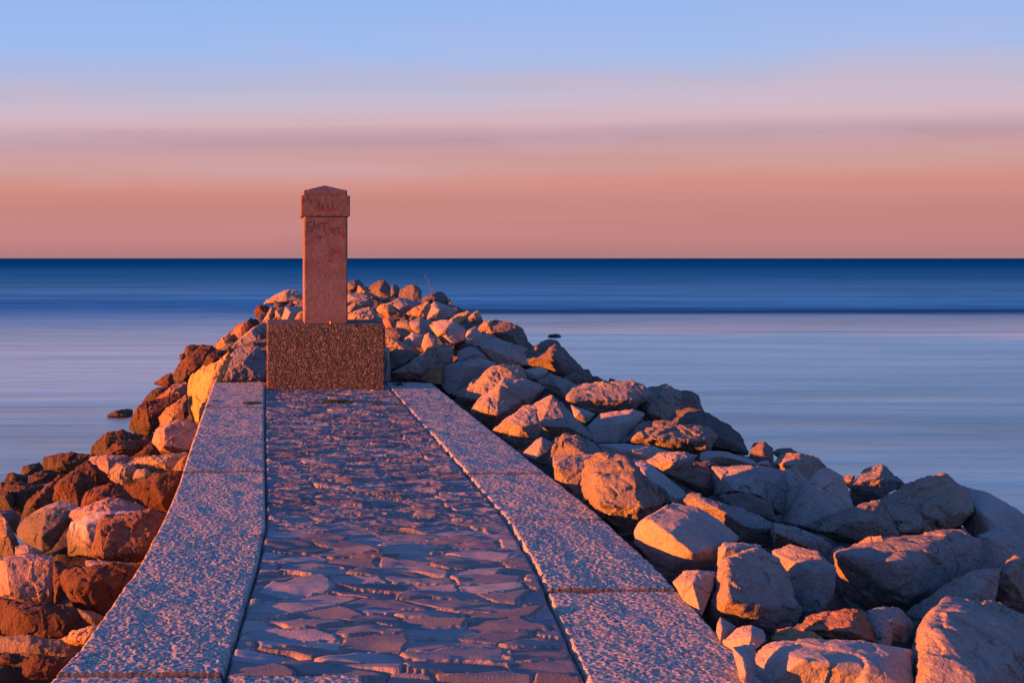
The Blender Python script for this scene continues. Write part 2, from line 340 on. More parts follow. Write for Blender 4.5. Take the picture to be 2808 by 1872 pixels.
# ------------------------------------------------------------------ rough flagstone paving between the slabs
def paving():
    m, t, bs = newmat('flagstone_paving')
    g = nd(t, 'ShaderNodeNewGeometry'); p = g.outputs['Position']
    at = nd(t, 'ShaderNodeAttribute', attribute_name='stone')
    n1 = tex(t, p, 5, 5, 0.6); n2 = tex(t, p, 110, 3, 0.7)
    st = mixc(t, at.outputs['Fac'], (0.30,0.27,0.26,1), (0.40,0.37,0.37,1))
    sx = nd(t, 'ShaderNodeSeparateColor'); t.links.new(at.outputs['Color'], sx.inputs[0])
    st = mixc(t, sx.outputs['Red'], (0.10,0.11,0.13,1), (0.28,0.285,0.30,1))
    st = mixc(t, ramp(t, n1, [(0.5, 0.0), (0.75, 0.5)]), st, (0.26,0.21,0.18,1))
    mo = mixc(t, ramp(t, n2, [(0.35, 0.0), (0.6, 1.0)]), (0.17,0.14,0.12,1), (0.40,0.34,0.29,1))
    col = mixc(t, sx.outputs['Green'], mo, st)
    t.links.new(col, bs.inputs['Base Color'])
    t.links.new(mth(t, 'SUBTRACT', 0.92, mth(t, 'MULTIPLY', sx.outputs['Green'], 0.3)), bs.inputs['Roughness'])
    t.links.new(bump(t, n2, 0.004), bs.inputs['Normal'])
    ys = [2.5]
    while ys[-1] < 12.88:
        ys.append(ys[-1] + (0.007 if ys[-1] < 6 else 0.009 if ys[-1] < 9 else 0.012))
    ys = np.array(ys); nx = 200; s = np.linspace(0, 1, nx)
    Y, Sg = np.meshgrid(ys, s, indexing='ij'); X = XLI(Y) + (XRI(Y)-XLI(Y))*Sg
    x, y = X.ravel(), Y.ravel(); q = np.stack([x, y, 0*x+4.4], 1)
    far = np.clip((y-5.7)/0.5 + 0.5*vnoise(q*(3,3,1), 3), 0, 1)             # beyond the bend: small rough cobbles
    wx = x + 0.05*fbm(q*(3,3,1), 3, 11); wy = y + 0.04*fbm(q*(3,3,1), 3, 12)
    def cells(sx, sy, seed):
        px, py = wx/sx, wy/sy; ix, iy = np.floor(px), np.floor(py)
        b1 = np.full(len(x), 9e9); b2 = b1.copy(); hv = np.zeros(len(x)); gx = hv.copy(); gy = hv.copy(); hc = hv.copy(); z0 = np.zeros(len(x))
        for a in (-1, 0, 1):
            for b in (-1, 0, 1):
                cx, cy = ix+a, iy+b
                jx, jy = cx + .15+.7*_h(cx, cy, z0, seed), cy + .15+.7*_h(cx, cy, z0, seed+1)
                dx, dy = px-jx, py-jy; dd = np.sqrt(dx*dx+dy*dy); mm = dd < b1
                b2 = np.where(mm, b1, np.minimum(b2, dd)); b1 = np.where(mm, dd, b1)
                hv = np.where(mm, _h(cx, cy, z0, seed+2), hv); hc = np.where(mm, _h(cx, cy, z0, seed+5), hc)
                gx = np.where(mm, (_h(cx, cy, z0, seed+3)-.5)*dx, gx); gy = np.where(mm, (_h(cx, cy, z0, seed+4)-.5)*dy, gy)
        return b2-b1, hv, hc, gx+gy
    e, hv, hc, tl = cells(0.31, 0.12, 40); e2, hv2, hc2, tl2 = cells(0.30, 0.10, 60)
    near_h = (hv-.5)*0.015 + tl*0.050 + 0.011*fbm(q*(3.2,8,1), 3, 21)
    far_h = (hv2-.5)*0.018 + tl2*0.030 + 0.017*fbm(q*(5,17,1), 5, 25, 0.6)
    edge = e*(1-far) + e2*far
    stone = np.clip((edge - 0.045 - 0.045*fbm(q*(16,26,1), 3, 31))/0.03, 0, 1)
    h = near_h*(1-far) + far_h*far
    mort = 0.004 + 0.011*fbm(q*(26,40,1), 4, 35, 0.65) + 0.010*fbm(q*(4,6,1), 2, 36)
    z = stone*h*0.8 + (1-stone)*mort*0.8 - 0.010*(1-stone) - 0.022*np.clip(1-edge/0.04, 0, 1)*np.clip(vnoise(q*(2.2,4,1), 77)*2+.6, 0, 1)
    edgex = np.minimum(Sg, 1-Sg).ravel()
    z = z - 0.03*np.clip(1-edgex/0.012, 0, 1) - 0.006
    # end panel at the photographer's feet: smooth flat slab right of the granite one
    fl = np.clip((3.83-y)/0.02, 0, 1)
    z = z*(1-fl) + fl*(-0.030 + 0.002*fbm(q*(8,8,1), 3, 50)); stone = np.maximum(stone, fl)
    o = mesh_obj('path', np.stack([x, y, z], 1), grid(nx, len(ys)), m)
    ca = o.data.color_attributes.new('stone', 'FLOAT_COLOR', 'POINT')
    cc = np.stack([hc*(1-far)+hc2*far*0.8, stone, 0*x, 0*x+1], 1); ca.data.foreach_set('color', cc.astype(np.float32).ravel())
    tag(o, kind='structure')
paving()
# body of the mole below the walkway
bm = bmesh.new(); ysq = np.linspace(-1.2, 12.8, 29)
rows = [[bm.verts.new((float(fx(y))+dx, float(y), z)) for fx, dx, z in ((XLO,.02,-2.2),(XLO,.02,-0.07),(XRO,-.02,-0.07),(XRO,-.02,-2.2))] for y in ysq]
for a, b in zip(rows[:-1], rows[1:]):
    for i in range(3): bm.faces.new((a[i], b[i], b[i+1], a[i+1]))
bm.faces.new(rows[0]); bm.faces.new(rows[-1][::-1])
tag(bm_obj('quay', bm, MQ), kind='structure')

# ------------------------------------------------------------------ rubble bed the boulders lie on
def prof(x, y):
    x = np.asarray(x, float); y = np.asarray(y, float)
    sr = np.clip((x - XRO(y))/6.0, 0, 1.4); sl = np.clip((XLO(y) - x)/2.6, 0, 1.6)
    near = np.where(x > 0.7, 0.04 - 1.34*sr**2.1, -0.35 - 0.95*sl)
    C = np.interp(y, [12.9, 13.3, 15, 19, 25, 29, 33, 39, 44], [0.15, 0.40, 0.62, 0.72, 0.80, 0.78, 0.35, -1.1, -2.5])
    t = np.abs((x - 2.9)/np.where(x > 2.9, 5.6, 5.4))
    far = np.where(C > -1.3, -1.3 + (C + 1.3)*(1 - np.clip(t, 0, 2)**np.where(x > 2.9, 1.0, 1.6)), -2.6)
    k = np.clip((y-12.4)/0.8, 0, 1)
    return near*(1-k) + far*k
def hit(px, py, lift=0.0):
    d = np.concatenate([np.arange(2.5, 20, 0.02), np.arange(20, 46, 0.05)])
    x = (px-CX)/F*d; z = EYE-(py-HY)/F*d
    s = np.maximum(prof(x, d), -1.12) + lift
    ok = np.nonzero(z < s)[0]
    if len(ok): return float(d[ok[0]])
    return None
def bed():
    xs = np.arange(-5.5, 11, 0.07); ys = np.arange(0, 42, 0.08)
    X, Y = np.meshgrid(xs, ys); x, y = X.ravel(), Y.ravel(); q = np.stack([x, y, 0*x], 1)
    f, e = facet(q*(2.2,2.2,1), 3)
    z = prof(x, y) - 0.40 + 0.24*np.clip((y-17)/6, 0, 1) - 1.5*np.clip((x-XRO(y))/6.0 - 0.66, 0, 1.5) + 0.22*f + 0.10*facet(q*(4.5,4.5,1), 9)[0] + 0.08*fbm(q*(3,3,1), 3, 7)
    z = z - np.clip((y-13)/2, 0, 1)*2.6*np.clip(np.abs(x-2.9)/5.6 - 0.70, 0, 1)
    inside = (x > XLO(y)-0.1) & (x < XRO(y)+0.1) & (y < 12.95)
    z = np.where(inside, -1.0, z)
    tag(mesh_obj('rubble_bed', np.stack([x, y, z], 1), grid(len(xs), len(ys)), MR['d']), kind='structure')
bed()

# ------------------------------------------------------------------ the stone marker
def surf_mat(name, c1, c2, agg, scale, bd, paint=False):
    m, t, bs = newmat(name)
    g = nd(t, 'ShaderNodeNewGeometry'); p = g.outputs['Position']
    n1 = tex(t, p, 3.5, 5, 0.65, 0.5); n2 = tex(t, p, scale*1.0, 4, 0.7)
    col = mixc(t, ramp(t, n1, [(0.35, 0.0), (0.65, 1.0)]), c1, c2)
    if agg:
        v = nd(t, 'ShaderNodeTexVoronoi'); v.inputs['Scale'].default_value = agg; t.links.new(p, v.inputs[0])
        sc = nd(t, 'ShaderNodeSeparateColor'); t.links.new(v.outputs['Color'], sc.inputs[0])
        pe = ramp(t, sc.outputs['Red'], [(0.0, (0.05,0.045,0.04,1)), (0.45, (0.105,0.09,0.08,1)), (0.82, (0.18,0.155,0.135,1)), (1.0, (0.34,0.30,0.265,1))])
        rim = ramp(t, v.outputs['Distance'], [(0.35, 1.0), (0.6, 0.5)])
        col = mixc(t, 0.85, col, pe); col = mixc(t, 1.0, col, rim, 'MULTIPLY')
        h = mth(t, 'ADD', mth(t, 'MULTIPLY', mth(t, 'SUBTRACT', 0.6, v.outputs['Distance']), mth(t, 'ADD', 0.5, sc.outputs['Green'])), mth(t, 'MULTIPLY', n2, 0.2))
        t.links.new(bump(t, h, bd), bs.inputs['Normal'])
    else:
        pit = ramp(t, tex(t, p, 26, 3, 0.6), [(0.24, 0.0), (0.33, 1.0)])
        col = mixc(t, mth(t, 'MULTIPLY', mth(t, 'SUBTRACT', 1.0, pit), 0.8), col, (0.07,0.045,0.045,1))
        if paint:                                         # faded pink scribble rubbed over the upper shaft
            sp = nd(t, 'ShaderNodeSeparateXYZ'); t.links.new(p, sp.inputs[0])
            up = ramp(t, mth(t, 'DIVIDE', sp.outputs['Z'], 3.0), [(0.42, 0.0), (0.5, 1.0), (0.68, 0.4)])
            pk = ramp(t, tex(t, p, 6, 4, 0.6, 0.8), [(0.5, 0.0), (0.72, 0.55)])
            col = mixc(t, mth(t, 'MULTIPLY', up, pk), col, (0.15,0.05,0.055,1))
            patch = ramp(t, mth(t, 'DIVIDE', sp.outputs['Z'], 3.0), [(0.44, 1.0), (0.47, 0.0)])
            col = mixc(t, mth(t, 'MULTIPLY', patch, 0.35), col, (0.24,0.19,0.185,1))
        t.links.new(bump(t, mth(t, 'ADD', mth(t, 'MULTIPLY', pit, 0.7), mth(t, 'ADD', n2, n1)), bd), bs.inputs['Normal'])
    at = nd(t, 'ShaderNodeAttribute', attribute_name='paint'); sx = nd(t, 'ShaderNodeSeparateColor'); t.links.new(at.outputs['Color'], sx.inputs[0])
    col = mixc(t, mth(t, 'MULTIPLY', sx.outputs['Red'], 0.62), col, (0.035,0.022,0.033,1))
    col = mixc(t, mth(t, 'MULTIPLY', sx.outputs['Green'], 0.7), col, (0.18,0.02,0.03,1))
    t.links.new(col, bs.inputs['Base Color']); bs.inputs['Roughness'].default_value = 0.88
    return m
MSH = surf_mat('weathered_shaft_stone', (0.175,0.13,0.132,1), (0.10,0.068,0.07,1), 0, 60, 0.0035, True)
MCP = surf_mat('weathered_cap_stone', (0.15,0.11,0.105,1), (0.12,0.085,0.08,1), 0, 60, 0.003)
MPB = surf_mat('pebbledash_concrete', (0.17,0.12,0.10,1), (0.12,0.085,0.07,1), 66, 120, 0.009)
def flat_mat(name, c, rough=0.8):
    m, t, bs = newmat(name); g = nd(t, 'ShaderNodeNewGeometry'); n = tex(t, g.outputs['Position'], 45, 4, 0.7)
    t.links.new(mixc(t, ramp(t, n, [(0.35, 0.0), (0.65, 1.0)]), tuple(v*0.7 for v in c[:3])+(1,), c), bs.inputs['Base Color'])
    bs.inputs['Roughness'].default_value = rough; return m
MINK = flat_mat('dark_spray_paint', (0.13,0.085,0.10,1)); MRED = flat_mat('red_paint', (0.30,0.05,0.07,1))
root = bpy.data.objects.new('stone_pillar', None); COL.objects.link(root); root.location = (0.70, 12.76, 0)
tag(root, 'weathered square stone pillar with pyramid top on a pebbled concrete block at the walkway end', 'monument')
def part(name, x0, x1, y0, y1, z0, z1, mat, bev, amp, seg=0.03, seed=0, apex=None, parent=root):
    """block with worn arrises: dense box, rounded by distance to edges, then roughened"""
    lx, ly, lz = x1-x0, y1-y0, z1-z0
    c = np.array([(x0+x1)/2, (y0+y1)/2, (z0+z1)/2]); hs = np.array([lx, ly, lz])/2
    vs, fs = [], []
    for ax in range(3):
        u, v = [(1,2),(2,0),(0,1)][ax]
        nu, nv = max(3, int(2*hs[u]/seg)), max(3, int(2*hs[v]/seg))
        U_, V_ = np.meshgrid(np.linspace(-1,1,nu), np.linspace(-1,1,nv))
        for sg in (-1, 1):
            a = np.zeros((nu*nv, 3)); a[:,ax] = sg; a[:,u] = U_.ravel(); a[:,v] = V_.ravel()
            f = grid(nu, nv) + sum(len(k) for k in vs)
            fs.append(f if sg > 0 else f[:, ::-1]); vs.append(a)
    a = np.concatenate(vs)*hs; inner = hs - bev
    core = np.clip(a, -inner, inner); dv = a - core; n = np.linalg.norm(dv, axis=1, keepdims=True)
    onf = n > 1e-9; a = np.where(onf, core + dv/np.maximum(n, 1e-9)*np.minimum(bev, n*9), a)
    w = a + c
    nr = dv/np.maximum(n, 1e-9)
    chip = np.clip(fbm(w*11, 3, 70+seed) - 0.45, 0, 1)*(np.count_nonzero(np.abs(dv) > bev*0.35, axis=1) > 1)*0.05
    w = w + nr*(amp*fbm(w*22, 4, 60+seed) - chip)[:, None]
    if apex is not None:
        top = (a[:,2] > hs[2]-bev*1.01); k = 1 - np.maximum(np.abs(a[:,0])/hs[0], np.abs(a[:,1])/hs[1])
        w[:,2] += np.where(top, np.clip(k, 0, 1)*apex, 0)
    o = mesh_obj(name, w - np.array(root.location), np.concatenate(fs), mat, parent)
    bmm = bmesh.new(); bmm.from_mesh(o.data); bmesh.ops.remove_doubles(bmm, verts=bmm.verts, dist=0.0015); bmm.to_mesh(o.data); bmm.free()
    return o
PED = part('pedestal', -0.036, 1.412, 12.20, 13.30, -0.05, 0.785, MPB, 0.018, 0.0022, 0.010, 1)
SHAFT = part('shaft', 0.430, 0.974, 12.48, 13.02, 0.775, 2.135, MSH, 0.014, 0.0007, 0.007, 2)
CAP = part('cap', 0.391, 1.003, 12.45, 13.06, 2.124, 2.384, MCP, 0.008, 0.0007, 0.007, 3)
part('cap_top', 0.425, 0.970, 12.475, 13.03, 2.378, 2.447, MCP, 0.006, 0.001, 0.012, 4, apex=0.085)
def paint(o, y, layers):
    """spray paint and scratches lie in the stone's skin: distance to the strokes (photo pixels on the face at depth y) stored per corner"""
    n = len(o.data.vertices); co = np.empty(n*3, np.float32); o.data.vertices.foreach_get('co', co); co = co.reshape(-1, 3) + np.array(root.location)
    out = np.zeros((n, 4), np.float32); out[:,3] = 1
    front = co[:,1] < y + 0.012
    for ch, w, lines in layers:
        dist = np.full(n, 9.0)
        for ln in lines:
            pts = [P(px, py, y)[[0, 2]] for px, py in ln]
            for a, b in zip(pts[:-1], pts[1:]):
                ab = b - a; t = np.clip(((co[:,[0,2]] - a) @ ab)/(ab @ ab), 0, 1)
                dist = np.minimum(dist, np.linalg.norm(co[:,[0,2]] - a - t[:,None]*ab, axis=1))
        out[:,ch] = np.where(front, np.clip((w - dist)/0.006 + 0.5, 0, 1), 0)
    ca = o.data.color_attributes.new('paint', 'FLOAT_COLOR', 'POINT'); ca.data.foreach_set('color', out.ravel())
T = lambda ox, oy, pts: [[(ox + x/12.25, oy + y/12.25) for x, y in l] for l in pts]
paint(CAP, 12.45, [(0, 0.009, T(800,480,[[(905,900),(905,1120),(960,1130)], [(1010,970),(1010,1110),(1085,1115),(1085,970)],
        [(1190,1110),(1190,970),(1235,1000),(1195,1050),(1245,1110)], [(1370,890),(1375,1150)], [(385,830),(375,960)], [(470,830),(440,880)], [(560,790),(530,850)], [(640,820),(625,900),(660,960)]])),
     (1, 0.011, T(800,480,[[(830,1120),(930,1160),(1180,1180),(1470,1140)],[(860,1150),(1290,1195)]]))])
paint(SHAFT, 12.48, [(0, 0.009, T(800,600,[[(660,100),(560,120),(530,220),(540,420),(620,450),(670,380),(640,270),(560,300)], [(700,430),(760,90),(810,330)], [(720,290),(800,290)],
        [(860,360),(880,140),(940,360),(960,120)], [(980,150),(1200,150)], [(1090,150),(1080,420)],
        [(1340,460),(1330,310),(1450,330),(1470,400),(1360,410),(1480,560)], [(1560,330),(1560,560)], [(1500,320),(1630,300)],
        [(850,610),(1060,600)], [(960,600),(950,700)], [(730,1400),(735,1410)], [(920,1490),(925,1500)], [(1240,1420),(1250,1430)], [(1640,1490),(1645,1500)]])),
     (1, 0.018, T(800,600,[[(1330,1420),(1350,1440)],[(1700,520),(1750,600)],[(1480,1110),(1530,1130)]]))])
paint(PED, 12.20, [(1, 0.020, [[(745,1048),(749,1056)],[(743,1055),(751,1050)]])])
# ------------------------------------------------------------------ boulders
CR = {'A': (1200,980,.3827), 'B': (1900,1200,.4285), 'C': (1050,740,.2976), 'D': (1700,1180,.2934), 'E': (2224,1250,.2483),
      'G': (1700,1500,.2483), 'H': (0,1172,.2232), 'I': (0,1522,.2232), 'J': (250,900,.2551), 'K': (540,760,.2041), 'L': (940,740,.2126)}
SZ = {'p': .55, 'q': .9, 's': .32, 'd': .6, 'b': .65, 'y': .8, 'w': .5, 'r': .8, 'k': .9, 'g': .9, 'v': .4}
GR = 'boulders heaped along the breakwater'
count = [0]
def boulder(crop, kind, pts, ridge, label, d=None, thick=0.75, tilt=0.8, amp=1.0, cat='boulder', lift=0.0, turn=None):
    """pts: outline seen from the walkway, ridge: (x, y, forward) corners of its near faces; the hidden back and underside are closed behind"""
    ox, oy, k = CR[crop]; count[0] += 1; seed = count[0]; rs = np.random.RandomState(seed)
    q = np.array([(ox+x*k, oy+y*k) for x, y in pts]); cx, cy = q.mean(0)
    cy = 0.5*(q[:,1].min()+q[:,1].max())
    if d is None: d = hit(cx, min(cy + 0.1*(q[:,1].max()-cy), 1871), lift) or 36.0
    s = d/F; w = (q[:,0].max()-q[:,0].min())*s; h = (q[:,1].max()-q[:,1].min())*s; size = math.sqrt(w*h)*0.6 + 0.4*max(w, h)*0.6 + 1e-3
    if turn is None: turn = -1.0 if (not ridge and (kind in 'sd' or 'shaded' in label or 'shade' in label or 'dark' in label)) else 1.0
    sg = 1.0 if turn > 0 else -1.0
    V = []
    for x, y in q:
        lf = max(0.0, min(1.0, (cx + 0.06*sg*w/s - x)*sg/(0.5*w/s)))      # the flank turned to the sun falls away from the walkway
        V.append(P(x, y, d + (cy-y)*s*tilt + rs.uniform(-.02, .02)*size + 0.55*size*lf*abs(turn)))
    for a in ridge:
        x, y = ox+a[0]*k, oy+a[1]*k; V.append(P(x, y, d + (cy-y)*s*tilt - 1.25*a[2]*size))
    if not ridge:
        for j in range(4):
            x, y = cx + sg*(-.12, .05, .2, .3)[j]*w/s, cy + rs.uniform(-.25, .25)*h/s; V.append(P(x, y, d + (cy-y)*s*tilt - (.22, .32, .22, .1)[j]*rs.uniform(.8, 1.3)*size))
    for x, y in q:                                       # back and underside
        b = P(cx+(x-cx)*0.72, cy+(y-cy)*0.72, d + thick*size*rs.uniform(.8, 1.1) + (cy-y)*s*0.3)
        b[2] -= 0.12*size; V.append(b)
    V = np.array(V); V[:,2] = np.maximum(V[:,2], -2.0)
    bm = bmesh.new(); vs = [bm.verts.new(v) for v in V]
    r = bmesh.ops.convex_hull(bm, input=vs)
    bmesh.ops.delete(bm, geom=[e for e in set(r['geom_interior'])|set(r['geom_unused']) if isinstance(e, bmesh.types.BMVert)], context='VERTS')
    cen = Vector(V.mean(0))
    for j in range(0 if ridge else 3):                   # knock corners off along clean fracture planes
        dr = Vector((rs.uniform(-1, 1), rs.uniform(-1, .4), rs.uniform(-.5, 1))).normalized()
        sup = max((v.co - cen).dot(dr) for v in bm.verts)
        bmesh.ops.bisect_plane(bm, geom=bm.verts[:]+bm.edges[:]+bm.faces[:], plane_co=cen + dr*sup*rs.uniform(.90, .98), plane_no=dr, clear_outer=True)
        r = bmesh.ops.convex_hull(bm, input=bm.verts[:])
    me = bpy.data.meshes.new('tmp'); bm.to_mesh(me); bm.free()
    o = bpy.data.objects.new('tmp', me); COL.objects.link(o)
    vox = max(size/46, d*2.9/F*0.7)
    ext = V.max(0) - V.min(0)
    vox = min(vox, size/11, ext.min()/4)
    m = o.modifiers.new('r', 'REMESH'); m.mode = 'VOXEL'; m.voxel_size = vox
    m2 = o.modifiers.new('s', 'SMOOTH'); m2.factor = 0.35; m2.iterations = 1
    dg = bpy.context.evaluated_depsgraph_get(); ev = o.evaluated_get(dg).to_mesh()
    n = len(ev.vertices); co = np.empty(n*3, np.float32); ev.vertices.foreach_get('co', co); co = co.reshape(-1, 3).astype(float)
    no = np.empty(n*3, np.float32); ev.vertices.foreach_get('normal', no); no = no.reshape(-1, 3)
    fc = [tuple(p.vertices) for p in ev.polygons]
    o.evaluated_get(dg).to_mesh_clear(); bpy.data.objects.remove(o); bpy.data.meshes.remove(me)
    off = seed*7.31; u = co + off; a = SZ[kind]*amp
    # rotate the fracture grain differently in every rock
    Rm = np.array(Euler((rs.uniform(0,3), rs.uniform(0,3), rs.uniform(0,3))).to_matrix())
    g = u @ Rm
    sz = max(min(size, 1.4), 0.12)
    f1, e1 = facet(g*np.array([1,1,1.5])/(0.62*sz), seed); f2, e2 = facet(g*np.array([1,1.3,1])/(0.26*sz), seed+50)
    dd = sz*a*(0.050*f1 + 0.036*f2) - sz*a*0.010*(1-e2)
    nz = fbm(g/(0.5*sz), 3, seed); fine = fbm(g/(0.09*sz), 3, seed+3, 0.6)
    dd += sz*a*(0.008*nz + 0.014*fine)
    if kind == 'q' or kind == 'k': dd -= sz*0.032*np.clip(vnoise(g/(0.10*sz), seed+8)-0.25, 0, 1)
    if kind == 'b': dd += sz*0.018*np.sin(g[:,2]/(0.05*sz) + 3*nz)*np.clip(fine+.4, 0, 1)
    co = co + no*dd[:, None]
    c = co.mean(0); c[2] = co[:,2].min()
    ob = mesh_obj('boulder', co - c, np.array(fc) if all(len(f) == 4 for f in fc) else fc, MR[kind])
    ob.location = c
    ob.data.set_sharp_from_angle(angle=R(38))
    return tag(ob, label, cat, GR)
B = boulder
# right of the walkway, the near field
B('B','p',[(1330,1640),(1400,1400),(1440,1240),(1470,1170),(1500,1130),(1620,1005),(1700,1030),(1900,1038),(2119,1130),(2300,1250),(2300,1700),(1330,1700)],[(1490,1190,.42),(1600,1250,.50),(1830,1568,.62),(1600,1110,.15),(1470,1640,.62)],'largest boulder in the right foreground, split by a vertical golden edge',tilt=.55)
B('B','p',[(2035,1495),(2119,1425),(2230,1430),(2300,1520),(2300,1700),(2110,1600)],[],'small grey stone at the right edge in front of the largest foreground boulder',d=3.9)
B('B','s',[(335,1430),(380,1370),(430,1320),(510,1290),(800,1325),(1080,1290),(1270,1375),(1400,1350),(1420,1640),(360,1660)],[(700,1420,.2),(1150,1450,.2)],'broad smooth low boulder at the bottom edge, left of the largest foreground boulder',tilt=1.1)
B('B','y',[(495,1285),(530,1222),(620,1208),(760,1238),(840,1290),(800,1350),(600,1335)],[(770,1330,.3)],'short rounded orange-lit stone on top of the broad smooth low boulder')
B('B','r',[(640,1222),(700,1170),(780,1130),(960,1088),(1080,1098),(1130,1180),(1190,1310),(1000,1310),(780,1260)],[(1000,1235,.25),(1010,1130,.12),(1130,1290,.15)],'rust-stained boulder with red patches in the right foreground')
B('B','p',[(1070,1100),(1180,1120),(1290,1200),(1265,1330),(1200,1350),(1130,1250)],[(1220,1250,.15)],'grey ridged stone touching the right side of the rust-stained boulder')
B('B','s',[(1110,1100),(1220,1075),(1330,1088),(1420,1190),(1370,1320),(1270,1300)],[],'smooth grey stone behind the ridged stone beside the rust-stained boulder')
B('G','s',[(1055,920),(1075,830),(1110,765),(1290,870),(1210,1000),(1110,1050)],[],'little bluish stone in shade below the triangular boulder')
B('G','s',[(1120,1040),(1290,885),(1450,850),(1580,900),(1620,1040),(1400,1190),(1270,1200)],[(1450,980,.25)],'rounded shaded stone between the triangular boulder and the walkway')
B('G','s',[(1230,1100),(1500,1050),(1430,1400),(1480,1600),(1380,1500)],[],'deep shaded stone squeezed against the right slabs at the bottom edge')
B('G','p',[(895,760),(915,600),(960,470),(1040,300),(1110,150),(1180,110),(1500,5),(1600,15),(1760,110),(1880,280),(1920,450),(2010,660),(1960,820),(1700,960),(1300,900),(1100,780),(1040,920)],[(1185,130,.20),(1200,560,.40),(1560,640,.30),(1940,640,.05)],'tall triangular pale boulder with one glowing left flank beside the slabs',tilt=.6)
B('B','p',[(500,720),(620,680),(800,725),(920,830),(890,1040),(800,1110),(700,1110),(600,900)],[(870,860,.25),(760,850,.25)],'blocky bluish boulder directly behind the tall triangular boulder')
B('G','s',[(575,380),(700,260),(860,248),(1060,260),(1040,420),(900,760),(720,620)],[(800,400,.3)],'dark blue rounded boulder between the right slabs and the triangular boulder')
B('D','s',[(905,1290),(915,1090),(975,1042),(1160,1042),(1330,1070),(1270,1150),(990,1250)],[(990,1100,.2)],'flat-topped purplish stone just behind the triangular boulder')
B('A','s',[(1400,1320),(1415,1230),(1440,1180),(1520,1130),(1700,1028),(1850,1060),(2050,1180),(2170,1300),(2080,1345),(2010,1460),(1820,1525),(1680,1535),(1560,1480)],[(1700,1295,.32),(1830,1400,.30),(1490,1150,.12),(1700,1190,.2)],'large smooth grey boulder with a small orange lit wedge on its left',tilt=.6)
B('A','q',[(1030,900),(1045,820),(1070,760),(1150,705),(1300,683),(1380,720),(1435,800),(1500,900),(1720,1030),(1620,1080),(1460,1150),(1400,1310),(1200,1180),(1060,1020)],[(1420,850,.40),(1440,1080,.45),(1150,1050,.32),(1340,720,.15),(1130,850,.22)],'crumbly golden boulder leaning on the right slabs, brightest and roughest near the walkway',tilt=.5)
B('A','s',[(1370,790),(1400,725),(1520,755),(1690,900),(1810,995),(1720,1050),(1500,1010)],[(1480,830,.2),(1650,1020,.25)],'smooth bluish pyramid behind the crumbly golden boulder')
B('A','p',[(825,715),(850,697),(960,690),(1130,700),(1110,790),(1040,970),(990,990),(840,890)],[(845,770,.22),(1060,790,.25)],'square-edged block with a lit upper band between slabs and the crumbly golden boulder',tilt=.4)
B('A','q',[(660,735),(780,650),(870,590),(910,540),(990,550),(1120,610),(1190,690),(1080,740),(840,780)],[(1050,690,.25),(900,600,.1)],'peaked pinkish boulder rising behind the square-edged block')
B('A','s',[(600,690),(690,640),(710,585),(745,568),(830,610),(790,680),(700,730)],[(745,620,.2)],'little stone with orange tip by the slabs, under the pyramid boulder')
B('A','p',[(390,525),(500,430),(620,340),(700,332),(730,480),(745,510),(700,610),(565,655)],[(500,460,.22),(715,470,.35),(600,500,.4)],'angular boulder with a hollow dark underside at the slab edge',tilt=.4)
B('A','p',[(690,340),(820,263),(960,400),(1145,608),(850,615),(735,490)],[(950,500,.35),(745,490,.3)],'sharp pyramid-shaped boulder with mottled orange front face',tilt=.5)
B('A','p',[(230,395),(290,285),(480,136),(620,150),(775,208),(650,330),(430,480),(385,520),(250,430)],[(445,220,.30),(425,410,.36),(300,350,.22),(640,300,.1)],'two-sided wedge boulder glowing yellow on its left half near the far slabs',tilt=.5)
B('A','q',[(110,270),(180,215),(260,160),(400,65),(490,60),(585,56),(632,110),(640,200),(400,340),(160,328)],[(560,140,.18),(300,300,.25)],'long golden pitted boulder sloping up behind the two-sided wedge boulder',tilt=.6)
B('A','p',[(925,320),(935,235),(965,198),(1080,180),(1390,163),(1490,208),(1545,262),(1400,360),(1140,405),(980,350)],[(940,305,.15),(1400,300,.2),(1390,190,.0)],'flat-topped slab of rock with pink pitted face on the right shoulder',tilt=.5)
B('A','s',[(950,330),(1140,405),(1060,470),(980,430)],[],'thin shaded stone wedged under the flat-topped slab of rock')
B('A','p',[(720,180),(800,106),(880,150),(990,190),(940,320),(820,250)],[(860,200,.2)],'small orange-faced stone above the sharp pyramid-shaped boulder')
B('A','p',[(640,90),(720,76),(790,110),(730,180),(660,160)],[],'shaded cap-shaped stone behind the long golden pitted boulder')
B('A','s',[(1060,500),(1160,400),(1400,365),(1490,400),(1350,570),(1290,615),(1120,606)],[(1300,480,.2)],'dull purple boulder in shade left of the honeycombed rock')
B('A','q',[(1400,360),(1500,300),(1505,215),(1630,182),(1672,235),(1740,250),(1770,370),(1700,480),(1500,450),(1440,420)],[(1500,380,.2),(1600,300,.25)],'honeycombed knobbly rock full of dark holes',amp=1.3)
B('A','d',[(1660,235),(1800,233),(1870,268),(1912,385),(1760,400)],[],'smooth dark dome rising behind the honeycombed rock')
B('A','d',[(1700,370),(1800,350),(1920,380),(2080,470),(2190,580),(2232,690),(1960,640),(1640,480)],[(1950,520,.2)],'long dark whale-backed boulder dropping to the water')
B('A','q',[(1285,612),(1360,540),(1430,468),(1480,456),(1600,446),(1760,478),(1950,500),(2010,560),(1960,680),(1640,665),(1300,635)],[(1450,570,.12),(1920,600,.2),(1600,590,.25)],'low slab with an orange band in front of the whale-backed boulder',tilt=.5)
B('A','s',[(1150,620),(1340,615),(1560,635),(1720,690),(1560,745),(1400,750),(1180,700)],[(1400,670,.15)],'thin flat boulder between the low orange-banded slab and the crumbly golden boulder')
B('A','p',[(1495,745),(1580,680),(1720,672),(1870,695),(1800,780),(1640,820)],[(1690,750,.25)],'small pink-topped stone above the bright orange triangle face')
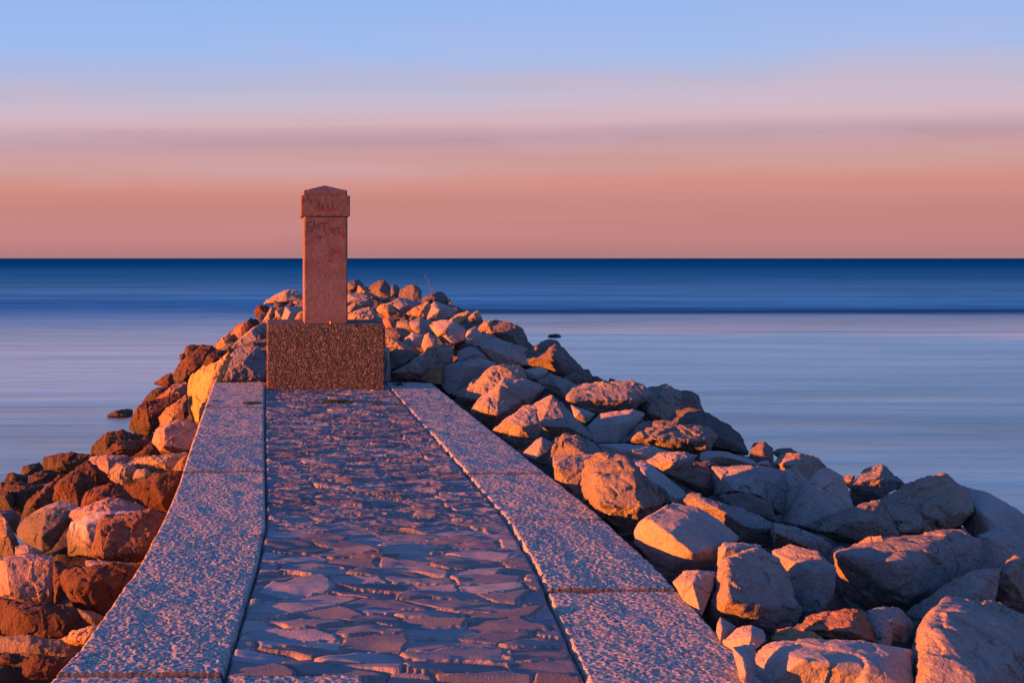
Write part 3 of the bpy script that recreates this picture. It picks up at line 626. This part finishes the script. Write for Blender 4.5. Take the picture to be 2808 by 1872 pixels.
B('D','r',[(385,378),(680,282),(870,282),(960,330),(960,560),(800,612),(740,550)],[(745,520,.30),(690,310,.05)],'boulder with a blazing orange triangular end',tilt=.5)
B('D','s',[(850,330),(1100,325),(1330,330),(1560,378),(1565,580),(1530,790),(1200,640),(880,600)],[(1080,560,.22),(1290,380,.15),(1300,600,.3)],'wide smooth blue-grey boulder right of the blazing orange triangle',tilt=.5)
B('D','s',[(745,200),(820,188),(1000,200),(1240,270),(1320,340),(900,310),(750,275)],[],'flat shaded boulder lying on the rocks behind the wide smooth one')
B('D','s',[(1260,330),(1300,290),(1390,278),(1420,340)],[],'tiny grey stone between the two rounded seaward boulders')
B('D','d',[(1210,250),(1225,150),(1250,112),(1350,98),(1430,160),(1440,280),(1330,310)],[(1330,180,.2)],'small dark pointed boulder nearest the sea beyond the whale-backed boulder')
B('D','d',[(1420,200),(1480,165),(1600,160),(1690,215),(1500,270)],[],'low dark stone behind the cracked round-topped boulder')
B('D','q',[(1408,300),(1500,215),(1600,205),(1700,205),(1850,250),(1930,345),(1780,520),(1560,370),(1440,330)],[(1600,330,.25)],'cracked round-topped boulder at the water side',amp=.6)
B('B','s',[(580,200),(650,185),(760,290),(640,430),(570,500)],[],'sloping grey stone below the cracked round-topped boulder')
B('B','s',[(550,530),(640,420),(760,250),(800,205),(860,188),(960,238),(990,320),(1035,440),(860,620),(600,580)],[(830,230,.05),(780,330,.22),(700,560,.3)],'steep leaning boulder with an orange streak at its peak',tilt=.5)
B('D','d',[(915,605),(1050,578),(1200,588),(1430,680),(1465,850),(1300,820),(1080,720)],[],'dark flat-lying boulder between the long beam and the wide smooth boulder')
B('D','p',[(600,665),(660,592),(900,650),(1150,745),(1420,850),(1440,1095),(1150,1060),(940,900)],[(930,735,.18),(1400,925,.25),(1180,900,.3)],'long beam-shaped boulder with a lit fringe along its upper edge',tilt=.45)
B('D','p',[(1425,850),(1640,900),(1900,1000),(2000,1085),(1920,1180),(1450,1100)],[(1450,950,.2)],'dark continuation block beyond the crack at the end of the beam-shaped boulder',tilt=.45)
B('B','p',[(870,750),(900,715),(960,692),(1100,690),(1230,637),(1350,628),(1500,618),(1710,567),(1770,600),(1850,640),(1840,890),(1600,960),(1400,1095),(1100,1095),(960,990),(900,840)],[(1290,800,.32),(930,740,.12),(1350,1020,.2),(1100,760,.22),(1500,790,.22),(1440,640,.0)],'huge cracked boulder with scattered orange patches on top, centre right',tilt=.6)
B('B','s',[(1830,620),(1960,573),(2060,595),(2200,680),(2200,830),(1950,860),(1840,870)],[(1900,640,.1)],'shaded block at the right side of the huge cracked boulder')
B('B','q',[(1185,440),(1215,380),(1300,330),(1430,262),(1520,240),(1610,228),(1700,300),(1760,340),(1860,470),(1720,545),(1600,600),(1350,635),(1270,560)],[(1260,480,.15),(1700,490,.24),(1460,300,.05),(1330,600,.2)],'big peaked boulder at the far right with a rough glowing upper face',tilt=.5)
B('B','s',[(1660,300),(1740,306),(1900,355),(2060,435),(2200,540),(2300,640),(2200,780),(1960,720),(1850,680),(1720,560)],[(1850,480,.1)],'long smooth slope of grey rock running off the right edge above the sea')
B('B','q',[(790,595),(870,508),(990,448),(1090,408),(1200,396),(1190,470),(1280,550),(1335,625),(1140,700),(910,655)],[(960,545,.25),(1130,530,.25),(890,600,.15)],'squat boulder with a golden notch in front of the big peaked boulder',tilt=.5,amp=.6)
B('B','p',[(1000,410),(1008,310),(1100,200),(1220,172),(1265,210),(1355,290),(1210,380),(1020,435)],[(1020,300,.12),(1190,250,.28)],'orange-capped boulder with a dark overhang by the sea',tilt=.5)
B('B','d',[(1250,250),(1300,255),(1362,295),(1330,340),(1250,310)],[],'sliver of dark stone on the seaward side of the orange-capped boulder')
B('B','y',[(960,240),(1035,240),(1020,330),(985,310)],[],'small orange stone filling the notch left of the orange-capped boulder')
B('B','p',[(1350,1130),(1380,1090),(1500,1050),(1600,950),(1780,848),(1900,838),(1970,830),(1930,1060),(1620,1040),(1450,1170)],[(1780,900,.1),(1785,1020,.2)],'grey wedge climbing to the right behind the largest foreground boulder',tilt=.5)
B('B','q',[(1880,1060),(1930,830),(2000,790),(2060,750),(2119,750),(2250,800),(2250,1200),(2000,1120)],[(2000,860,.2)],'cracked boulder with an orange top at the right edge, above the foreground boulder',tilt=.4,amp=.6)
# shaded middle field, right of the marker
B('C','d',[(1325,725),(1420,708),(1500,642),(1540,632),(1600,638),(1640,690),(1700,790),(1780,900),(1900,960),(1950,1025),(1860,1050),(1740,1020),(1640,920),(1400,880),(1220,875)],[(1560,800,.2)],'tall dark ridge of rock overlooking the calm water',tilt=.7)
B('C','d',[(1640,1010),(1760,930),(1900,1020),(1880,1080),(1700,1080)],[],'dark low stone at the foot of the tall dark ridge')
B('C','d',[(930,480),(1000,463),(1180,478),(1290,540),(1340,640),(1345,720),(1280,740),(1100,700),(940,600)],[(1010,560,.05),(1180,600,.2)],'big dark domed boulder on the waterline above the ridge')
B('C','p',[(815,695),(860,640),(915,588),(960,585),(1150,655),(1340,728),(1340,880),(1060,870),(930,740)],[(890,700,.18),(1100,780,.2)],'long shaded slope with one orange triangle at its left end')
B('C','s',[(530,1060),(540,880),(700,840),(900,800),(1050,855),(1020,900),(800,970),(660,1140),(600,1145)],[(800,880,.2)],'large bluish boulder behind the long golden pitted boulder')
B('C','s',[(1300,920),(1440,885),(1530,930),(1430,1030),(1330,970)],[],'pale shaded stone in the hollow under the tall dark ridge')
B('C','s',[(680,750),(800,700),(940,730),(1060,860),(900,830),(690,860)],[],'shaded slab between the long slope and the large bluish boulder')
B('C','y',[(622,735),(650,700),(700,703),(708,750),(665,772)],[],'round pebble-like orange stone in the middle of the shaded rocks',d=14.6,thick=1)
B('C','y',[(770,755),(778,715),(825,735),(805,765)],[],'smaller orange stone right of the pebble-like one',d=15.0,thick=1)
B('C','y',[(350,1010),(380,950),(480,880),(550,870),(545,1060),(450,1050)],[(530,900,.25),(525,1050,.3)],'bright golden upright stone behind the corner of the right slabs',tilt=.3)
B('L','p',[(595,1310),(640,1290),(900,1180),(1180,1030),(1300,980),(1440,1000),(1440,1180),(1260,1220),(1020,1310),(1020,1440),(600,1440)],[(650,1330,.1),(1290,1040,.1),(1000,1320,.1)],'long tilted beam of rock with a thin pink lit upper edge beside the pedestal',tilt=.3)
B('L','d',[(565,1190),(590,1080),(680,1008),(850,1038),(1010,1080),(790,1210),(590,1310)],[(640,1040,.05)],'dark boulder with one lit corner just right of the pedestal')
B('L','s',[(545,990),(600,985),(610,1300),(630,1445),(545,1440)],[],'upright pale stone touching the right side of the pedestal')
B('L','q',[(545,900),(590,845),(700,925),(900,985),(1035,1080),(760,1060),(560,1000)],[],'ragged pink ledge above the dark boulder with one lit corner')
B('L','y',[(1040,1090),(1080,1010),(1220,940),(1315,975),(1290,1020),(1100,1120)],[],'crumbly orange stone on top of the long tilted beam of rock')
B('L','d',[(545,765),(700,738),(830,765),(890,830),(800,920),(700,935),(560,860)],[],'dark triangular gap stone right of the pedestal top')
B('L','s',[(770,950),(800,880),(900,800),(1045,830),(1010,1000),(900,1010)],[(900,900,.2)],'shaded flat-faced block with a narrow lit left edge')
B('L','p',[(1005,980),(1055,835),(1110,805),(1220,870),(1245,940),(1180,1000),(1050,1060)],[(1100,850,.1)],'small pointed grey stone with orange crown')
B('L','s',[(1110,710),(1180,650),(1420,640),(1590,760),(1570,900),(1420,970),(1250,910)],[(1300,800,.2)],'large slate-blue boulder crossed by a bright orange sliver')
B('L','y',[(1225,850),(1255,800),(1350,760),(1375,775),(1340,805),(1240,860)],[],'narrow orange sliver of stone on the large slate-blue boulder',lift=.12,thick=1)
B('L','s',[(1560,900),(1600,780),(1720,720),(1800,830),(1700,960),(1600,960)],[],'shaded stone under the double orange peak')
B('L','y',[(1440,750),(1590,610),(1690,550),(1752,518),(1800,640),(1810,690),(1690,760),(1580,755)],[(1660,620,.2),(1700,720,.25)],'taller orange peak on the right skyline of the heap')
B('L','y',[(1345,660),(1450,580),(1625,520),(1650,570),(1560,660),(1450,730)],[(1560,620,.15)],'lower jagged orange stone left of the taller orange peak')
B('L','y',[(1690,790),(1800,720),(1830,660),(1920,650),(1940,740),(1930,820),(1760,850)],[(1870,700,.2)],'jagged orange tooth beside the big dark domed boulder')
B('L','q',[(68,570),(140,520),(310,478),(380,485),(410,560),(500,620),(515,692),(300,702),(60,700)],[(380,560,.2),(450,660,.2),(150,600,.15)],'glowing orange crumbly boulder right behind the shaft',lift=.1)
B('L','r',[(505,640),(600,578),(700,680),(650,750),(540,750)],[],'dull reddish stone over the right corner of the pedestal',lift=.05)
B('L','q',[(65,470),(180,410),(380,348),(420,460),(380,500),(200,530),(65,560)],[],'ragged boulder with dark hollows above the glowing crumbly one')
B('L','y',[(425,510),(480,440),(620,418),(720,560),(600,600),(480,570)],[],'pair-topped small orange stone in the upper heap')
B('L','s',[(600,430),(700,358),(800,358),(970,420),(1000,490),(850,530),(740,570)],[],'grey boulder in shade at the middle of the upper heap')
B('L','y',[(825,560),(900,500),(940,480),(1110,398),(1150,470),(1100,590),(980,600),(860,580)],[(1000,540,.2)],'broken orange ridge stone high on the heap')
B('L','s',[(1090,480),(1190,398),(1330,448),(1490,520),(1420,600),(1250,650),(1080,650)],[],'smooth bluish boulder right of the broken orange ridge stone')
B('L','p',[(680,740),(700,660),(830,638),(970,720),(965,790),(800,800)],[],'speckled half-lit stone beneath the grey boulder of the upper heap')
B('L','s',[(850,670),(1000,598),(1130,660),(1155,810),(1000,840),(890,770)],[],'shaded stone between the speckled half-lit one and the slate-blue boulder')
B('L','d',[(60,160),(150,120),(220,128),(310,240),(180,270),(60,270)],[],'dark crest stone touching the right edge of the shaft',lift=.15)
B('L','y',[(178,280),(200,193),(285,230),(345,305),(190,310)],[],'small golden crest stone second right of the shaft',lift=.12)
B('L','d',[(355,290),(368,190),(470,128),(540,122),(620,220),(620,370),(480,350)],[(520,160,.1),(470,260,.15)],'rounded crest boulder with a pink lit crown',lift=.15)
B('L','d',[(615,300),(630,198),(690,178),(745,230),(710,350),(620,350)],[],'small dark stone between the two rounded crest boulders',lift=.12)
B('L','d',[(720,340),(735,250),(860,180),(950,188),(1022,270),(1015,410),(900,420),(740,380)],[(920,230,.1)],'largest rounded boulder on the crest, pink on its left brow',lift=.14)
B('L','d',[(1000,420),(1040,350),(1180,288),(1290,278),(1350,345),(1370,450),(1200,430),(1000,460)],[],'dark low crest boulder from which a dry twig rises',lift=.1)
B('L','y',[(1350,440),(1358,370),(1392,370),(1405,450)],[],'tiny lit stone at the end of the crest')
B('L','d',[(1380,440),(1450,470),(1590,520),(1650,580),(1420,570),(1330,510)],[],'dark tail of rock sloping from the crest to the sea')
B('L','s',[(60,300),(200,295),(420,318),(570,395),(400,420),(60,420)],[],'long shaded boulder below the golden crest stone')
# left of the marker
B('K','p',[(265,1250),(280,1180),(400,1080),(560,930),(830,925),(870,1000),(960,1150),(960,1420),(270,1420)],[(420,1110,.12),(600,1140,.25),(290,1380,.25),(900,1380,.2)],'grey-fronted boulder with bright rim at the left end of the walkway',tilt=.4)
B('K','p',[(440,965),(600,845),(900,585),(960,640),(960,930),(800,940),(620,935)],[],'shaded boulder between the pedestal and the grey-fronted boulder')
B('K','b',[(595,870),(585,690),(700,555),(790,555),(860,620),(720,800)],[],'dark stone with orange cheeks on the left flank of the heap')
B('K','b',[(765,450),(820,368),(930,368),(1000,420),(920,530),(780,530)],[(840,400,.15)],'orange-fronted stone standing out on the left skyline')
B('K','p',[(880,360),(940,305),(1060,235),(1180,168),(1250,158),(1340,168),(1440,230),(1450,310),(1200,320),(1030,300)],[(1185,230,.12)],'highest boulder left of the shaft, dark blue on its right side',lift=.12)
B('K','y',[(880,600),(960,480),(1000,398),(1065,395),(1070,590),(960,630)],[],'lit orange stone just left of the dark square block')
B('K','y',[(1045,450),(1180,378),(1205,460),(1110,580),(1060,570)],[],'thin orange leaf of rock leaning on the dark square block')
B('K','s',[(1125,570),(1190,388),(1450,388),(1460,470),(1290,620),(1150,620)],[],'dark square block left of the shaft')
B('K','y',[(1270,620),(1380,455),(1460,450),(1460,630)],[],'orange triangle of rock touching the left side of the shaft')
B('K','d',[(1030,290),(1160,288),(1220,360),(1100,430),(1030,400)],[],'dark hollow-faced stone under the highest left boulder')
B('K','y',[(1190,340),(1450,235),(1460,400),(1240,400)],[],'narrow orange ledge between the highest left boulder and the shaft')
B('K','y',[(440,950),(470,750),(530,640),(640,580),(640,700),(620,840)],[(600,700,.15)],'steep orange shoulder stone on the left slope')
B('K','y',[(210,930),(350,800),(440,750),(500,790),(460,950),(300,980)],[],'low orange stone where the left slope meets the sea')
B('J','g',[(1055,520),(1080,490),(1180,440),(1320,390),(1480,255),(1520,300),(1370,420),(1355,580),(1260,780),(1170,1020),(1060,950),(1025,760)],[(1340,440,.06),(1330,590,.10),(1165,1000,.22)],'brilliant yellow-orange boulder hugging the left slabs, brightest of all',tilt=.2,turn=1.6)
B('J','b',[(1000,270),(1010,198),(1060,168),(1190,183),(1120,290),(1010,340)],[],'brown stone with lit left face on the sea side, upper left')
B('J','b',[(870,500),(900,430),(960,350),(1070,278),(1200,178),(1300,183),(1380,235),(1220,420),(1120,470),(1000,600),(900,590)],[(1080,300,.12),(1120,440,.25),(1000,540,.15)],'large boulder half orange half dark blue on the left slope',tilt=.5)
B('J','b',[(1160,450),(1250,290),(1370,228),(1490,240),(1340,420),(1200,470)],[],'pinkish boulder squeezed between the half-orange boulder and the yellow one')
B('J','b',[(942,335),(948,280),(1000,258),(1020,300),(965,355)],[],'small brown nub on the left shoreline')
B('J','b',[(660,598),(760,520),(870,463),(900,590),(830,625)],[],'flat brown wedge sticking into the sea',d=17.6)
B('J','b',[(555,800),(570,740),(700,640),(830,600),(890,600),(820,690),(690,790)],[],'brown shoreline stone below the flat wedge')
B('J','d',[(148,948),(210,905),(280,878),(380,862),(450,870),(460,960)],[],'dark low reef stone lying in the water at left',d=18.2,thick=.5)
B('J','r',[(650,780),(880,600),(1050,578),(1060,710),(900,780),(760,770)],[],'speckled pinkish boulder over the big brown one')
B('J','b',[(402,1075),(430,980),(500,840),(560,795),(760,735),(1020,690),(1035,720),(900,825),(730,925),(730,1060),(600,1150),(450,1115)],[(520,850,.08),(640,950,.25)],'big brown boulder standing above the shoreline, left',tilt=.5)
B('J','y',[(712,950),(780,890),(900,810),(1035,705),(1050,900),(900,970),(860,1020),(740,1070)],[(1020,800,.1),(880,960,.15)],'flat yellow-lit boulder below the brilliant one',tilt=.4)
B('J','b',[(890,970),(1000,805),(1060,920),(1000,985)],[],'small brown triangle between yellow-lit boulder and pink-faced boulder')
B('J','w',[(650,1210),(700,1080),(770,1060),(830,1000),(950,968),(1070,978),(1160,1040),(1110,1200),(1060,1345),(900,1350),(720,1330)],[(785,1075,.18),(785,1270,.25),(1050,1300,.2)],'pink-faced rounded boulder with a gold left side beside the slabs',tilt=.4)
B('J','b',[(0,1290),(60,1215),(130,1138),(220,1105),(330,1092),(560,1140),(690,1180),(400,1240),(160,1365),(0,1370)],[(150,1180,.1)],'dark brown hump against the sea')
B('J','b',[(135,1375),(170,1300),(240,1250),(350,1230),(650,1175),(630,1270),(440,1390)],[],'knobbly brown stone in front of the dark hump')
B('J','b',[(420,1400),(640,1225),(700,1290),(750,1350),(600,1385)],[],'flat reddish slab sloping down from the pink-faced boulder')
B('J','q',[(370,1450),(500,1385),(750,1365),(1060,1325),(1030,1410),(900,1520),(600,1510),(440,1490)],[],'grey crumbling rock ledge speckled with lit chips')
B('J','y',[(870,1520),(960,1400),(1045,1345),(1010,1470),(980,1570)],[],'orange-lit stone pinched against the left slabs')
B('H','b',[(262,560),(280,478),(380,450),(500,425),(560,500),(440,570),(290,590)],[],'dark shoreline knob beside the long copper-coloured boulder')
B('H','b',[(500,490),(525,345),(700,333),(840,348),(930,300),(1180,325),(1100,410),(930,500),(760,540),(560,560)],[(760,470,.12),(900,400,.05)],'long copper-coloured boulder on the waterline',tilt=.4)
B('H','b',[(325,700),(380,570),(520,520),(760,530),(740,620),(560,680)],[],'brown stone in shade below the copper-coloured boulder')
B('H','b',[(50,660),(80,570),(150,548),(260,570),(360,600),(340,710),(150,720)],[],'spiky dark stone at the left waterline')
B('H','w',[(1070,410),(1110,358),(1300,328),(1560,338),(1610,400),(1450,450),(1340,570),(1180,490)],[(1320,380,.1)],'mottled white and pink stone below the knobbly brown one')
B('H','b',[(910,500),(1060,395),(1180,460),(1320,590),(1330,710),(1230,740),(1080,600)],[],'dark slab behind the big brown tent-shaped boulder')
B('H','b',[(630,740),(740,690),(820,600),(905,512),(1000,538),(1120,620),(1250,730),(1040,920),(1000,980),(840,930),(620,920)],[(900,700,.22),(740,700,.1)],'big brown tent-shaped boulder on the left',tilt=.5)
B('H','b',[(250,1090),(290,970),(340,880),(480,800),(620,690),(760,578),(750,690),(660,920),(420,1040),(270,1150)],[(420,900,.15),(600,760,.05)],'long brown ramp of rock left of the tent-shaped boulder',tilt=.5)
B('H','b',[(-40,690),(60,655),(330,720),(570,700),(340,880),(250,1030),(180,1030),(-40,800)],[],'nearly black flat boulder at the left edge')
B('H','b',[(-60,790),(60,780),(120,780),(185,870),(150,1010),(-60,1030)],[(60,860,.2)],'copper-lit boulder end cut by the left edge')
B('H','q',[(1310,600),(1340,510),(1440,435),(1640,435),(1685,520),(1650,610),(1545,710),(1450,700)],[],'craggy gold-lit rock full of pits, left side',tilt=.3)
B('H','q',[(1620,620),(1690,505),(1790,495),(1830,560),(1920,630),(1700,680)],[],'smaller craggy rock right of the gold-lit one')
B('H','b',[(1510,720),(1760,640),(1960,558),(2260,530),(2230,760),(2060,1040),(1800,1010),(1680,920)],[(1900,700,.1),(2000,900,.2)],'dark brown boulder in the shade of the left slabs, weed on its rim',tilt=.4)
B('H','b',[(1010,900),(1060,795),(1150,728),(1240,740),(1390,678),(1560,718),(1720,870),(1770,1000),(1440,890),(1180,950),(1000,980)],[(1200,830,.12)],'rough brown ridge stone above the pale boulders')
B('H','v',[(205,1270),(240,1165),(330,1095),(420,1030),(520,970),(720,903),(900,928),(1000,980),(880,1110),(780,1160),(700,1400),(640,1490),(520,1545),(330,1410),(215,1350)],[(560,1100,.15),(720,1180,.2),(500,1350,.2)],'white-topped boulder with weed-dark underside, lower left',tilt=.6)
B('H','w',[(775,1110),(870,1005),(1220,925),(1330,852),(1450,872),(1560,945),(1800,985),(2030,1035),(1300,1080),(860,1160)],[],'pinkish pale boulder with veins behind the smooth pale one',tilt=.6)
B('H','v',[(815,1300),(870,1155),(1060,1060),(1400,1010),(1900,1040),(1300,1150),(1180,1400),(1150,1568),(850,1580)],[(1050,1200,.1)],'smooth pale boulder with dark weed line beside the pink granite-like boulder',tilt=.6)
B('H','k',[(1085,1580),(1120,1440),(1150,1300),(1215,1130),(1300,1085),(1580,1058),(1900,1018),(2060,1040),(1960,1300),(1840,1540),(1640,1640),(1240,1640)],[(1235,1250,.14),(1230,1560,.24),(1700,1540,.2)],'coarse pink granite-like boulder against the left slabs',tilt=.4)
B('H','d',[(-20,1010),(160,998),(250,1080),(215,1310),(100,1260),(-20,1110)],[],'grey-brown stone left of the white-topped boulder')
B('H','w',[(-60,1080),(60,1105),(150,1250),(240,1450),(180,1600),(-60,1600)],[(80,1300,.1)],'pinkish boulder sloping in from the left edge',tilt=.5)
B('H','w',[(180,1460),(240,1435),(330,1430),(480,1520),(640,1580),(300,1620),(180,1600)],[],'flat pink stone behind the veined block')
B('I','w',[(-60,80),(100,5),(400,-30),(640,0),(660,300),(630,560),(400,610),(220,570),(-60,520)],[(70,60,.12),(620,80,.2),(600,500,.22),(120,480,.22)],'squared pinkish-white block with dark veins at lower left',tilt=.25)
B('I','b',[(650,55),(740,55),(825,130),(800,200),(760,420),(670,620)],[],'narrow dark stone between the veined block and the big hanging boulder')
B('I','w',[(1000,170),(1060,58),(1430,68),(1770,118),(1400,220),(1050,200)],[],'thin pinkish slab under the pink granite-like boulder')
B('I','b',[(745,340),(768,190),(850,168),(1050,168),(1130,108),(1400,78),(1770,115),(1540,500),(1320,760),(1180,710),(940,650),(850,530)],[(850,420,.1),(1100,350,.22),(1150,640,.1)],'big dark brown boulder with an ochre underside against the left slabs',tilt=.1)
B('I','d',[(940,640),(1150,690),(1320,760),(1180,870),(1130,840),(980,710)],[],'grey stone under the big hanging brown boulder')
B('I','b',[(-60,520),(220,560),(450,600),(920,640),(1140,870),(820,970),(500,1010),(-60,970)],[(300,700,.1),(800,760,.1)],'long olive-brown ledge near the waterline',tilt=.7)
B('I','r',[(-60,640),(60,615),(105,720),(70,880),(-60,920)],[],'small reddish lit stone at the left edge beneath the veined block')
B('I','y',[(750,1030),(900,920),(1160,855),(1280,860),(1140,1030),(1040,1095),(860,1085)],[],'ochre stone low down against the left slabs',tilt=.7)
B('I','d',[(-60,985),(340,975),(700,1040),(1060,1080),(900,1280),(500,1220),(270,1280),(-60,1220)],[(400,1100,.1)],'lower olive ledge just above the water',tilt=.8)
B('I','b',[(-60,1185),(100,1195),(265,1300),(170,1345),(-60,1345)],[],'orange-tinged stone at the water corner, far lower left')
B('I','b',[(258,1445),(290,1278),(370,1212),(500,1208),(920,1260),(800,1440),(700,1510),(340,1505)],[(460,1240,.06),(340,1490,.12),(650,1350,.15)],'brown stone with a ring-shaped lit end at the bottom left corner',tilt=.4)
B('C','d',[(1505,612),(1550,588),(1620,588),(1655,614),(1580,618)],[],'lone black rock tip out in the calm water, right',d=36.5,thick=.8)
print('boulders', count[0])

# ------------------------------------------------------------------ small things
MGR = flat_mat('weed_green', (0.055,0.085,0.02,1), 0.9); MTW = flat_mat('dry_twig', (0.16,0.09,0.07,1), 0.9)
MAM = flat_mat('amber_glass', (0.75,0.33,0.03,1), 0.15)
def tuft(px, py, w, h, label, seed, d=None, n=70, grp='weeds growing in the joints'):
    d = d or (EYE-0.0)*F/(py-HY); rs = random.Random(seed); bm = bmesh.new(); c = P(px, py, d); s = d/F; ctr = bm.verts.new((0, 0, -0.004))
    for i in range(n):
        x = rs.gauss(0, w*s*0.24); y = rs.gauss(0, 0.05); ln = h*s*rs.uniform(.5, 1.2); a = rs.uniform(0, 6.28); t = rs.uniform(.002, .005)
        dx, dy = math.cos(a)*ln*.9, math.sin(a)*ln*.9; tx, ty = -math.sin(a)*t, math.cos(a)*t
        v = [bm.verts.new(k) for k in ((x-tx, y-ty, 0), (x+tx, y+ty, 0), (x+dx*.5+tx, y+dy*.5+ty, ln*.6), (x+dx*.5-tx, y+dy*.5-ty, ln*.6), (x+dx, y+dy, ln*.75))]
        bm.faces.new((v[0], v[1], v[2], v[3])); bm.faces.new((v[3], v[2], v[4])); bm.faces.new((ctr, v[1], v[0]))
    o = bm_obj('weed_tuft', bm, MGR); o.location = (c[0], c[1], c[2]-0.003); tag(o, label, 'weed', grp)
tuft(688, 1107, 54, 9, 'flat dark green weed on the left slab near the pedestal', 1, n=160)
tuft(590, 1099, 20, 4, 'faint small weed at the outer part of the left slab', 2, n=40)
tuft(572, 1113, 14, 5, 'tiny weed on the outer edge of the left slab', 3, n=30)
tuft(925, 1102, 90, 9, 'widest green weed patch across the paving in front of the pedestal', 4, n=260)
tuft(1025, 1107, 36, 5, 'thin green weed to the right of the widest patch', 5, n=60)
tuft(1092, 1108, 44, 5, 'weed in the joint at the right slab edge', 6, n=70)
tuft(1092, 1055, 30, 8, 'dark weed in the shade beside the pedestal on the right slab', 7, n=110)
tuft(1226, 1140, 12, 4, 'speck of weed alone on the right slab', 8, n=20)
tuft(365, 1325, 24, 18, 'green weed clump beside the craggy gold-lit rock', 9, d=hit(365, 1322, .12), n=90)
tuft(452, 1308, 20, 14, 'green weed on the rim of the dark boulder at the left slabs', 10, d=hit(452, 1308, .1), n=70)
def twig(pts, d, label, r=0.006):
    cu = bpy.data.curves.new('dry_twig', 'CURVE'); cu.dimensions = '3D'; cu.bevel_depth = r
    for ln in pts:
        sp = cu.splines.new('POLY'); sp.points.add(len(ln)-1); base = P(*pts[0][0], d)
        for i, (x, y) in enumerate(ln):
            v = P(x, y, d) - base; sp.points[i].co = (v[0], v[1]+0.03*i, v[2], 1); sp.points[i].radius = 1 - 0.5*i/len(ln)
    tmp = bpy.data.objects.new('tmp', cu); me = bpy.data.meshes.new_from_object(tmp); me.name = 'dry_twig'; bpy.data.objects.remove(tmp)
    o = bpy.data.objects.new('dry_twig', me); o.location = base; me.materials.clear(); me.materials.append(MTW); COL.objects.link(o); tag(o, label, 'twig', 'dry stalks on the crest')
dt_ = 26.0
twig([[(1186,812),(1188,797),(1191,785)],[(1188,797),(1183,790)]], dt_, 'short thick dry stalk on the dark low crest boulder', 0.009)
twig([[(1181,806),(1178,785),(1176,768)],[(1178,785),(1170,763),(1166,752)]], dt_, 'taller thin reddish twig left of the short stalk', 0.004)
# little amber jar left at the foot of the shaft
rt = bpy.data.objects.new('glass_jar', None); COL.objects.link(rt); rt.location = P(907, 886.5, 12.40); rt.location.z = 0.782
tag(rt, 'tiny amber jar standing at the foot of the shaft on the pedestal', 'jar')
def lathe(name, prof_, mat, parent, n=20):
    V = []; Fc = []
    for r, z in prof_:
        for i in range(n): V.append((r*math.cos(6.2832*i/n), r*math.sin(6.2832*i/n), z))
    for j in range(len(prof_)-1):
        for i in range(n): Fc.append((j*n+i, j*n+(i+1)%n, (j+1)*n+(i+1)%n, (j+1)*n+i))
    Fc.append(tuple(range((len(prof_)-1)*n, len(prof_)*n))); Fc.append(tuple(range(n))[::-1])
    return mesh_obj(name, V, Fc, mat, parent)
lathe('jar_body', [(.010,0),(.014,.003),(.014,.028),(.009,.034)], MAM, rt)
lathe('lid', [(.010,.034),(.011,.036),(.011,.044),(.006,.047)], flat_mat('dark_lid', (0.05,0.03,0.02,1), 0.5), rt)
